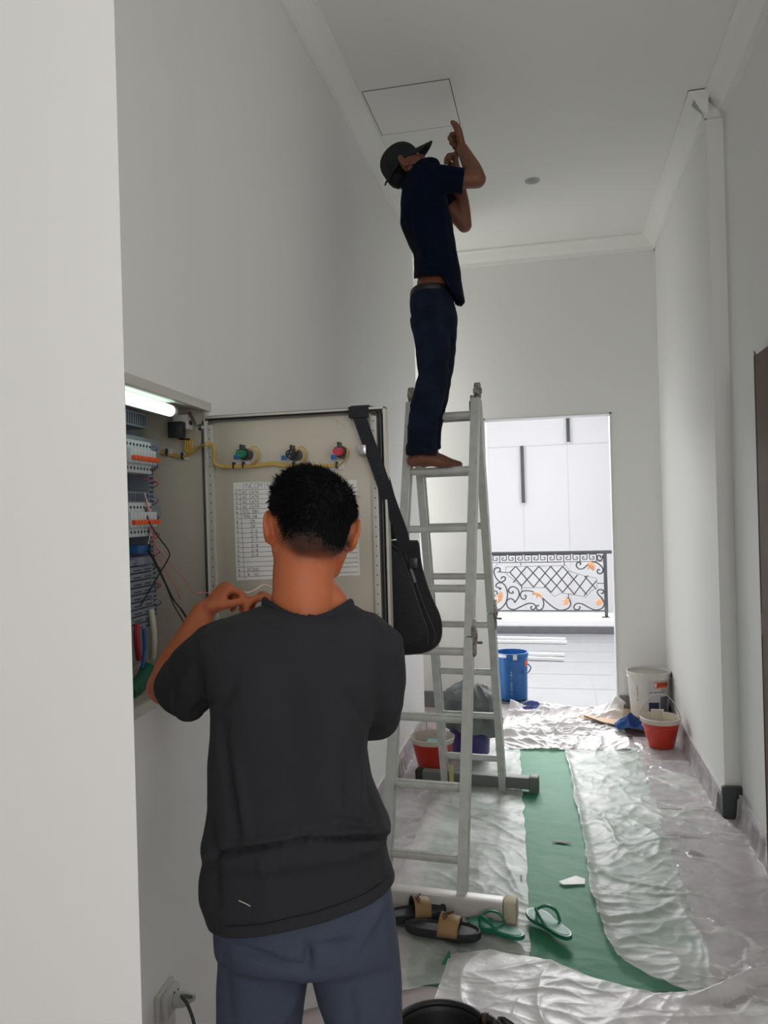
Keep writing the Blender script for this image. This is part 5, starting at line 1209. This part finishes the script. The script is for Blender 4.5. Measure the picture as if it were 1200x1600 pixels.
# trousers
tr = MB()
tr.rings([ringP(340, 1362, 606, 1345, D0, .112), ringP(337, 1420, 612, 1410, D0, .118, e=2.6), ringP(337, 1455, 618, 1445, D0, .124, e=2.6), ringP(337, 1474, 621, 1470, D0, .120, e=2.5), ringP(339, 1488, 622, 1484, D0, .100)])
tr.tube([P(415, 1440, D0 - .02), P(425, 1465, D0 - .025), P(430, 1478, D0 - .015)], [.085, .095, .07], 20, round_ends=True); tr.tube([P(540, 1440, D0 - .02), P(535, 1465, D0 - .025), P(535, 1478, D0 - .015)], [.085, .092, .07], 20, round_ends=True)
tr.tube([P(411, 1480, D0), P(408, 1545, D0), P(406, 1600, D0), P(406, 1715, D0), P(408, 1850, D0 + .01), P(412, 2000, D0 + .01)], [.089, .088, .0835, .073, .068, .064], 26)
tr.tube([P(550, 1480, D0), P(562, 1545, D0), P(571, 1600, D0), P(574, 1715, D0), P(576, 1850, D0 + .01), P(578, 2000, D0 + .01)], [.091, .085, .0735, .068, .065, .062], 26)
me = fuse(tr, .006, 6)
TC = crease_f([((360, 1478), (455, 1510), 6, -.008), ((480, 1475), (482, 1512), 7, -.010), ((500, 1478), (552, 1470), 5, -.006), ((455, 1505), (482, 1515), 6, -.006), ((600, 1400), (560, 1480), 8, .005), ((470, 1540), (440, 1600), 9, .005), ((345, 1480), (360, 1600), 9, -.004), ((600, 1460), (620, 1600), 8, .004), ((545, 1540), (555, 1640), 10, -.004)])
wrinkle(me, lambda co, px, py, d, n: 1.7 * TC(px, py) * (1 if n.dot(CF) < 0 else 0) + .003 * noise.noise(V((co.x * 11, co.y * 11, co.z * 5))) + .0025 * noise.noise(co * 6))
finish_mesh('trousers', me, M_trou, man)
# hair: a dense cap plus thousands of short locks
def hairline(x, y, z):
    """x right, y face, z up (head frame, metres) -> distance above the hair edge"""
    back = sstep(.02, -.05, y)
    lim_side = -.012; lim_back = -.066 - .014 * sstep(.0, .04, x) ; lim_front = .052
    if y > 0: lim = lim_side + (lim_front - lim_side) * sstep(.03, .085, y)
    else: lim = lim_side + (lim_back - lim_side) * back * (sstep(.074, .046, -x) if x < 0 else sstep(.077, .062, x))
    return z - lim
cap_ = MB(); hv = []; nu, nv = 72, 40
def skull(th, ph, off):
    # th 0 top..pi bottom, ph around
    x, y, z = sin(th) * cos(ph), sin(th) * sin(ph), cos(th)
    if z < -.34:
        g_ = sqrt(1 - .34 ** 2) - .16 * min(1, (-z - .34) / .7); h_ = math.hypot(x, y) or 1; x, y = x / h_ * g_, y / h_ * g_; z = z * 1.12 + .04
    return V((x * (.0765 + off), -.004 + y * (.096 + off), z * (.086 + off)))
def volume(x, y, z):
    b = .005 + .009 * sstep(-.02, .055, z)
    b += .005 * sstep(.02, .07, z) * (1 if x < 0 else .35) + .004 * sstep(.02, .075, x) * sstep(-.03, .03, z)
    return b * sstep(-.005, .045, hairline(x, y, z)) 
vs = []; idx = {}
fs = []
for i in range(nv + 1):
    th = pi * .80 * i / nv
    for j in range(nu):
        ph = 2 * pi * j / nu; p = skull(th, ph, 0); off = volume(*p) * .9 - .0015 + .003 * noise.noise(p * 60) * sstep(0, .03, hairline(*p)); p = skull(th, ph, off)
        vs.append((p, hairline(*p)))
for i in range(nv):
    for j in range(nu):
        q = [i * nu + j, i * nu + (j + 1) % nu, (i + 1) * nu + (j + 1) % nu, (i + 1) * nu + j]
        if all(vs[k][1] > .020 for k in q): fs.append(q)
cap_.add([TH_(*p) for p, _ in vs], fs)
rnd = random.Random(5)
def lock(mb, p0, d0, d1, L, r):
    p1 = p0 + d0 * L * .45; p2 = p1 + d1 * L * .55; t = d0.cross(CF + CU * .3).normalized(); u2 = d0.cross(t).normalized(); o = len(mb.v)
    for p, rr in ((p0, r), (p1, r * .8)):
        for k in range(3): a = 2 * pi * k / 3; mb.v.append(p + (t * cos(a) + u2 * sin(a)) * rr)
    mb.v.append(p2)
    for k in range(3): k2 = (k + 1) % 3; mb.f.append([o + k, o + k2, o + 3 + k2, o + 3 + k]); mb.f.append([o + 3 + k, o + 3 + k2, o + 6]); mb.m += [0, 0]
cnt = 0
while cnt < 9000:
    z = rnd.uniform(-1, 1); ph = rnd.uniform(0, 2 * pi); th = math.acos(z); p = skull(th, ph, 0); h = hairline(*p)
    if h < 0 or (h < .02 and rnd.random() > h / .02): continue
    nrm_ = V((p.x / .0765 ** 2, (p.y + .004) / .096 ** 2, p.z / .086 ** 2)).normalized()
    vol = volume(*p); L = .004 + vol * 1.0 + .005 * rnd.random() * sstep(.01, .05, h); top = sstep(.03, .075, p.z)
    down = V((-.15 + p.x * 2, -.5 - .2 * top, -.8 + .5 * top)); swirl = V((-.5 * top, 0.1, .25 * top))
    base = skull(th, ph, vol * .55)
    d0 = (nrm_ * .38 + down * .7 * (1 - top * .7) + swirl * .9 + V([rnd.uniform(-.18, .18) for _ in range(3)])).normalized(); d1 = (d0 + down * .6 + swirl * .3).normalized()
    if top > .3 and p.x < .03 and rnd.random() < .25: L += .012 * rnd.random()
    cnt += 1
    lock(cap_, TH_(*base), (TH_(*(base + d0)) - TH_(*base)).normalized(), (TH_(*(base + d1)) - TH_(*base)).normalized(), L, .0009 if h > .03 else .0005)
# tufts standing up at the upper left of the crown
def tuft(px, py, qx, qy, rx, ry, n, sp, r=.0010):
    for k in range(n):
        a = P(px + rnd.gauss(0, sp), py + rnd.gauss(0, sp * .7), 1.535 + rnd.gauss(0, .012)); m = P(qx + rnd.gauss(0, sp * .5), qy + rnd.gauss(0, sp * .5), 1.535 + rnd.gauss(0, .015)); e = P(rx + rnd.gauss(0, sp * .45), ry + rnd.gauss(0, sp * .4), 1.535 + rnd.gauss(0, .02))
        cap_.tube([a, a.lerp(m, .6) , m, m.lerp(e, .6), e], [r, r, r * .9, r * .6, r * .15], 4)
for pxs in ((450, 752, 446, 742, 440, 740, 16, 3), (462, 748, 452, 736, 448, 733, 14, 3), (470, 744, 464, 732, 470, 728, 18, 4), (486, 742, 476, 730, 484, 727, 20, 4), (500, 742, 492, 730, 500, 729, 18, 4), (438, 762, 432, 750, 433, 742, 12, 2), (440, 770, 428, 762, 424, 760, 16, 3), (434, 782, 425, 777, 421, 778, 14, 3), (430, 795, 422, 792, 419, 793, 12, 3), (446, 756, 436, 745, 431, 741, 12, 2), (456, 750, 447, 737, 441, 735, 12, 2), (436, 772, 425, 766, 420, 761, 12, 2), (478, 742, 470, 730, 476, 725, 14, 3), (432, 786, 421, 783, 416, 786, 12, 2)):
    tuft(*pxs)
cap_.build('hair', M_hair, man, True)
# wire held by the hands
MB().tube(spline([P(378, 924, 1.775), P(388, 926, 1.79), P(400, 921, 1.80), P(412, 914, 1.815), P(424, 918, 1.83)], 6), .0024, 7).build('held_wire', M_pal, man)

# ---------------- man on the ladder ----------------
D2 = 3.74
man2 = thing('person', P(668, 733, 3.57), 'person in navy shirt, jeans and dark cap standing barefoot on the ladder reaching the ceiling', 'person', None)
def DD(y): return 3.57 + (D2 + .08 - 3.57) * sstep(735, 300, y)
b2 = MB()
T2_ = [(270, 650, 684, .10), (290, 636, 692, .165), (320, 630, 698, .175), (350, 630, 702, .165), (380, 641, 707, .15), (405, 650, 710, .145), (432, 650, 706, .145), (460, 646, 706, .15), (490, 648, 710, .15)]
b2.rings([ringP(xl, y, xr, y, DD(y), hd, inset=.010) for y, xl, xr, hd in T2_])
hf2 = (CR * .80 + CU * .60 - CF * .05).normalized(); hu2 = (CU * .8 - CR * .58).normalized()
hc2 = P(629, 256, DD(250) + .0)
TH2, hr2 = head(b2, hc2, hf2, hu2, 1.0); ear(b2, TH2, hr2, 1, 1, .5); ear(b2, TH2, hr2, 1, -1, .5)
b2.tube([P(654, 292, DD(290)), P(646, 276, DD(280)), P(637, 262, DD(270))], [.07, .060, .056], 18, round_ends=True)
NS = P(668, 280, DD(280) - .15); NE = P(746, 280, DD(280) - .16); NW = P(722, 232, DD(280) + .02)
b2.tube([NS, NS.lerp(NE, .5), NE], [.040, .044, .042], 18, round_ends=True); b2.tube([NE, NE.lerp(NW, .15), NE.lerp(NW, .35), NE.lerp(NW, .7), NW], [.040, .043, .043, .035, .029], 18, round_ends=True)
hand(b2, NW, (P(717, 205, DD(280) + .09) - NW), (-CR * .9 + CF * .1 - CU * .1), L=.205, cf=((.15, .25, .2), (1.3, 1.4, .9), (1.35, 1.45, .9), (1.4, 1.5, .9)), thumb=.3, flip=1, rs=1.45)
FS = P(684, 300, DD(300) + .15); FE = P(726, 352, DD(300) + .16); FW = P(714, 268, DD(300) + .12)
b2.tube([FS, FS.lerp(FE, .5), FE], [.038, .042, .038], 18, round_ends=True); b2.tube([FE, FE.lerp(FW, .2), FE.lerp(FW, .4), FE.lerp(FW, .75), FW], [.037, .040, .040, .033, .027], 18, round_ends=True)
hand(b2, FW, (P(711, 246, DD(300) + .12) - FW), (-CR), L=.175, cf=((1.0, 1.2, .6), (1.2, 1.3, .7), (1.3, 1.3, .8), (1.35, 1.3, .8)), thumb=.6, flip=-1, rs=1.25)
# legs and feet
b2.tube([P(676, 480, 3.66), P(680, 545, 3.62), P(674, 612, 3.58), P(660, 660, 3.57), P(656, 716, 3.57)], [.075, .062, .045, .04, .034], 16)
b2.tube([P(686, 480, 3.80), P(690, 545, 3.76), P(686, 612, 3.72), P(676, 660, 3.69), P(674, 716, 3.66)], [.07, .055, .040, .038, .032], 16)
for (hx, hy, hD), (tx, ty, tD) in (((645, 722, 3.575), (706, 735, 3.57)), ((662, 721, 3.655), (718, 734, 3.66))):
    h_, t_2 = P(hx, hy, hD), P(tx, ty, tD); zf = LT((0, 0, 1.785 + .018)).z
    h_.z = zf + .032; t_2.z = zf + .014; dv_ = (t_2 - h_); sd3 = V((-dv_.y, dv_.x, 0)).normalized()
    b2.tube([h_, h_.lerp(t_2, .2) + V((0, 0, .014)), h_.lerp(t_2, .45) + V((0, 0, .012)), h_.lerp(t_2, .78), t_2], [.030, .036, .033, .024, .016], 16, round_ends=True, flat=(1, 1.05))
    for k in range(5): st = h_.lerp(t_2, .86) + sd3 * (.024 - .012 * k); b2.tube([st, st + dv_.normalized() * (.036 - .003 * k) - V((0, 0, .002))], [.010 - .0007 * k, .008 - .0005 * k], 8, round_ends=True)
me = fuse(b2, .0048, 4); finish_mesh('body', me, M_skin2, man2)
for s in (-1, 1): MB().ell(TH2(s * .031, .0735, -.013), (.0125, .0125, .0125)).ell(TH2(s * .031, .0845, -.013), (.004, .003, .004), nu=10, nv=6, mi=1).build('eye', [M_eye, M_iris], man2)
# shirt
s2 = MB()
for_ = [(262, 652, 258, 682, .10), (272, 640, 264, 688, .155), (290, 628, 285, 692, .180), (322, 625, 318, 699, .188), (350, 626, 348, 706, .178), (378, 637, 372, 710, .165), (404, 647, 398, 714, .16), (424, 646, 428, 719, .16), (436, 646, 455, 723, .163), (446, 645, 478, 727, .165), (456, 644, 492, 728, .165)]
s2.rings([ringP(xl, yl, xr, yr, DD((yl + yr) / 2), hd, e=2.3, yn=(.0 if i < 7 else .045 * (i - 6) / 4)) for i, (yl, xl, yr, xr, hd) in enumerate(for_)])
s2.tube([P(655, 280, DD(280) - .10), P(676, 279, DD(280) - .15), P(700, 280, DD(280) - .155), P(728, 283, DD(280) - .16)], [.06, .064, .062, .064], 24)
s2.tube([P(670, 292, DD(290) + .10), P(690, 310, DD(290) + .15), P(704, 326, DD(290) + .155)], [.06, .062, .060], 24)
s2.tube([P(650, 285, DD(280)), P(648, 274, DD(280))], [.085, .072], 20, round_ends=True)
me = fuse(s2, .0065, 5)
C2 = crease_f([((640, 395), (700, 420), 6, -.008), ((650, 410), (705, 400), 5, .006), ((690, 300), (650, 340), 7, -.006), ((700, 340), (715, 450), 5, -.006), ((645, 330), (665, 420), 8, .006), ((668, 264), (720, 284), 5, -.004)])
wrinkle(me, lambda co, px, py, d, n: 1.5 * C2(px, py) + .006 * noise.noise(V((co.x * 9, co.y * 9, co.z * 5))) + .003 * noise.noise(co * 16))
pn = P(724, 283, DD(280) - .16); dn_ = (P(728, 283, DD(280) - .16) - P(700, 280, DD(280) - .155)).normalized(); cut(me, pn, dn_, lambda c: (c - pn).length < .11)
pf = P(702, 324, DD(290) + .155); dn_ = (P(704, 326, DD(290) + .155) - P(690, 310, DD(290) + .15)).normalized(); cut(me, pf, dn_, lambda c: (c - pf).length < .10 and c.y > P(690, 300, DD(290) + .03).y)
# arched hem: cut below a surface
bm = bmesh.new(); bm.from_mesh(me)
def below(c):
    px, py, d = proj(c); near = (DD(440) - d) / .16
    line = 434 + (478 - 434) * sstep(690, 716, px); arch = 430 + 38 * sstep(688, 716, px) ; arch = arch if 655 < px else 434
    l = arch * max(0, min(1, near + .3)) + line * (1 - max(0, min(1, near + .3))); return py > l and py > 415
bmesh.ops.delete(bm, geom=[f for f in bm.faces if below(f.calc_center_median())], context='FACES'); bm.to_mesh(me); bm.free()
t2 = finish_mesh('shirt', me, M_navy2, man2); md = t2.modifiers.new('s', 'SOLIDIFY'); md.thickness = .003; md.offset = -1
# jeans
j2 = MB()
j2.rings([ringP(xl, y, xr, y, DD(y), hd, e=2.3) for y, xl, xr, hd in ((459, 643, 703, .150), (468, 640, 706, .155), (485, 641, 712, .158), (508, 645, 714, .15), (525, 648, 713, .13))])
j2.tube([P(672, 495, 3.64), P(676, 545, 3.62), P(677, 580, 3.60), P(672, 612, 3.58), P(664, 640, 3.575), P(660, 670, 3.57), P(659, 706, 3.57)], [.098, .080, .074, .073, .073, .068, .070], 24)
j2.tube([P(686, 495, 3.80), P(689, 545, 3.77), P(686, 590, 3.73), P(680, 640, 3.70), P(675, 672, 3.68), P(675, 702, 3.67)], [.092, .075, .062, .050, .045, .046], 24)
j2.tube([P(659, 696, 3.57), P(658, 713, 3.57)], [.071, .073], 24); 
me = fuse(j2, .006, 4)
C3 = crease_f([((640, 640), (690, 655), 5, -.007), ((645, 615), (700, 600), 5, .006), ((650, 585), (700, 590), 5, -.006), ((638, 690), (680, 698), 4, -.007), ((640, 704), (684, 700), 4, .007), ((655, 470), (690, 520), 6, .006), ((650, 500), (700, 500), 5, -.005), ((640, 668), (685, 672), 4, .005)])
wrinkle(me, lambda co, px, py, d, n: 1.6 * C3(px, py) + .006 * noise.noise(V((co.x * 7, co.y * 7, co.z * 16))) + .003 * noise.noise(co * 18))
for q_, nn in ((P(658, 712, 3.57), V((0, 0, -1))),): cut(me, V((q_.x, q_.y, q_.z)), nn, lambda c: c.z < 1.95)
jj = finish_mesh('jeans', me, M_jean, man2)
rb = ringP(642, 461, 703, 461, DD(461), .153, e=2.3); MB().tube(rb, .010, 8, closed=True, up=(0, 0, 1), flat=(1.6, .5)).build('belt', M_belt, man2)
# cap
cp = MB(); rs = []
for i in range(13):
    a = i / 12 * pi * .5; z = sin(a); r = cos(a) ** .8
    rs.append([TH2(r * .083 * cos(t), -.006 + r * .103 * sin(t), .012 + z * .088) for t in [2 * pi * k / 40 for k in range(40)]])
rs = [[TH2(.084 * cos(t), -.008 + .104 * sin(t), -.012 - .018 * max(0, -sin(t))) for t in [2 * pi * k / 40 for k in range(40)]]] + rs
cp.rings(rs); cpo = cp.build('cap', M_cap, man2)
vs = []; n1, n2 = 20, 8
for j in range(n2 + 1):
    for i in range(n1 + 1):
        a = pi * (.12 + .76 * i / n1); rr = j / n2; x = .083 * cos(a) * (1 - .12 * rr); y = -.006 + .100 * sin(a) + rr * .088 * sin(a) ** .6; z = .008 - .020 * rr - .030 * (x / .08) ** 2 + .006
        vs.append(TH2(x, y, z))
ob = MB().add(vs, [(j * (n1 + 1) + i, j * (n1 + 1) + i + 1, (j + 1) * (n1 + 1) + i + 1, (j + 1) * (n1 + 1) + i) for j in range(n2) for i in range(n1)]).build('visor', M_cap, cpo)
md = ob.modifiers.new('s', 'SOLIDIFY'); md.thickness = .004
MB().tube([TH2(0, -.108, -.018), TH2(.01, -.122, -.022), TH2(.004, -.135, -.03)], [.006, .005, .004], 8, flat=(1, .4)).build('strap_tail', M_cap, cpo)
MB().ell(TH2(0, 0, .099), (.007, .007, .004)).build('button', M_cap, cpo)
hb = MB(); rnd = random.Random(9)
for k in range(900):
    ph = rnd.uniform(pi * 1.08, pi * 1.92); z = rnd.uniform(-.062, -.008); p = V((.074 * cos(ph), -.006 + .094 * sin(ph), z)) ; p.x *= 1 - .25 * sstep(-.02, -.07, z); p.y = -.006 + (p.y + .006) * (1 - .2 * sstep(-.02, -.07, z))
    o0 = TH2(*p); d0 = (TH2(p.x * 1.15, p.y * 1.15, p.z - .02) - o0).normalized(); lock(hb, o0, d0, (d0 + (TH2(0, 0, -1) - TH2(0, 0, 0)) * .8).normalized(), .018 + .012 * rnd.random(), .0016)
hb.ell(TH2(0, -.055, -.042), (.066, .055, .046), (hr2, hf2, hu2)); hb.build('hair', M_hair, man2)
# screwdriver in the lower hand
sc_ = P(712, 252, DD(300) + .1); st = thing('screwdriver', sc_, 'small screwdriver held in the lower hand of the man on the ladder', 'screwdriver')
MB().tube([sc_ - V((.0, 0, .03)), sc_ + V((.006, 0, .04))], [.010, .011], 12, round_ends=True).build('handle', M_zip, st); MB().tube([sc_ + V((.006, 0, .04)), sc_ + V((.012, 0, .10))], .003, 8).build('blade', M_zinc, st)
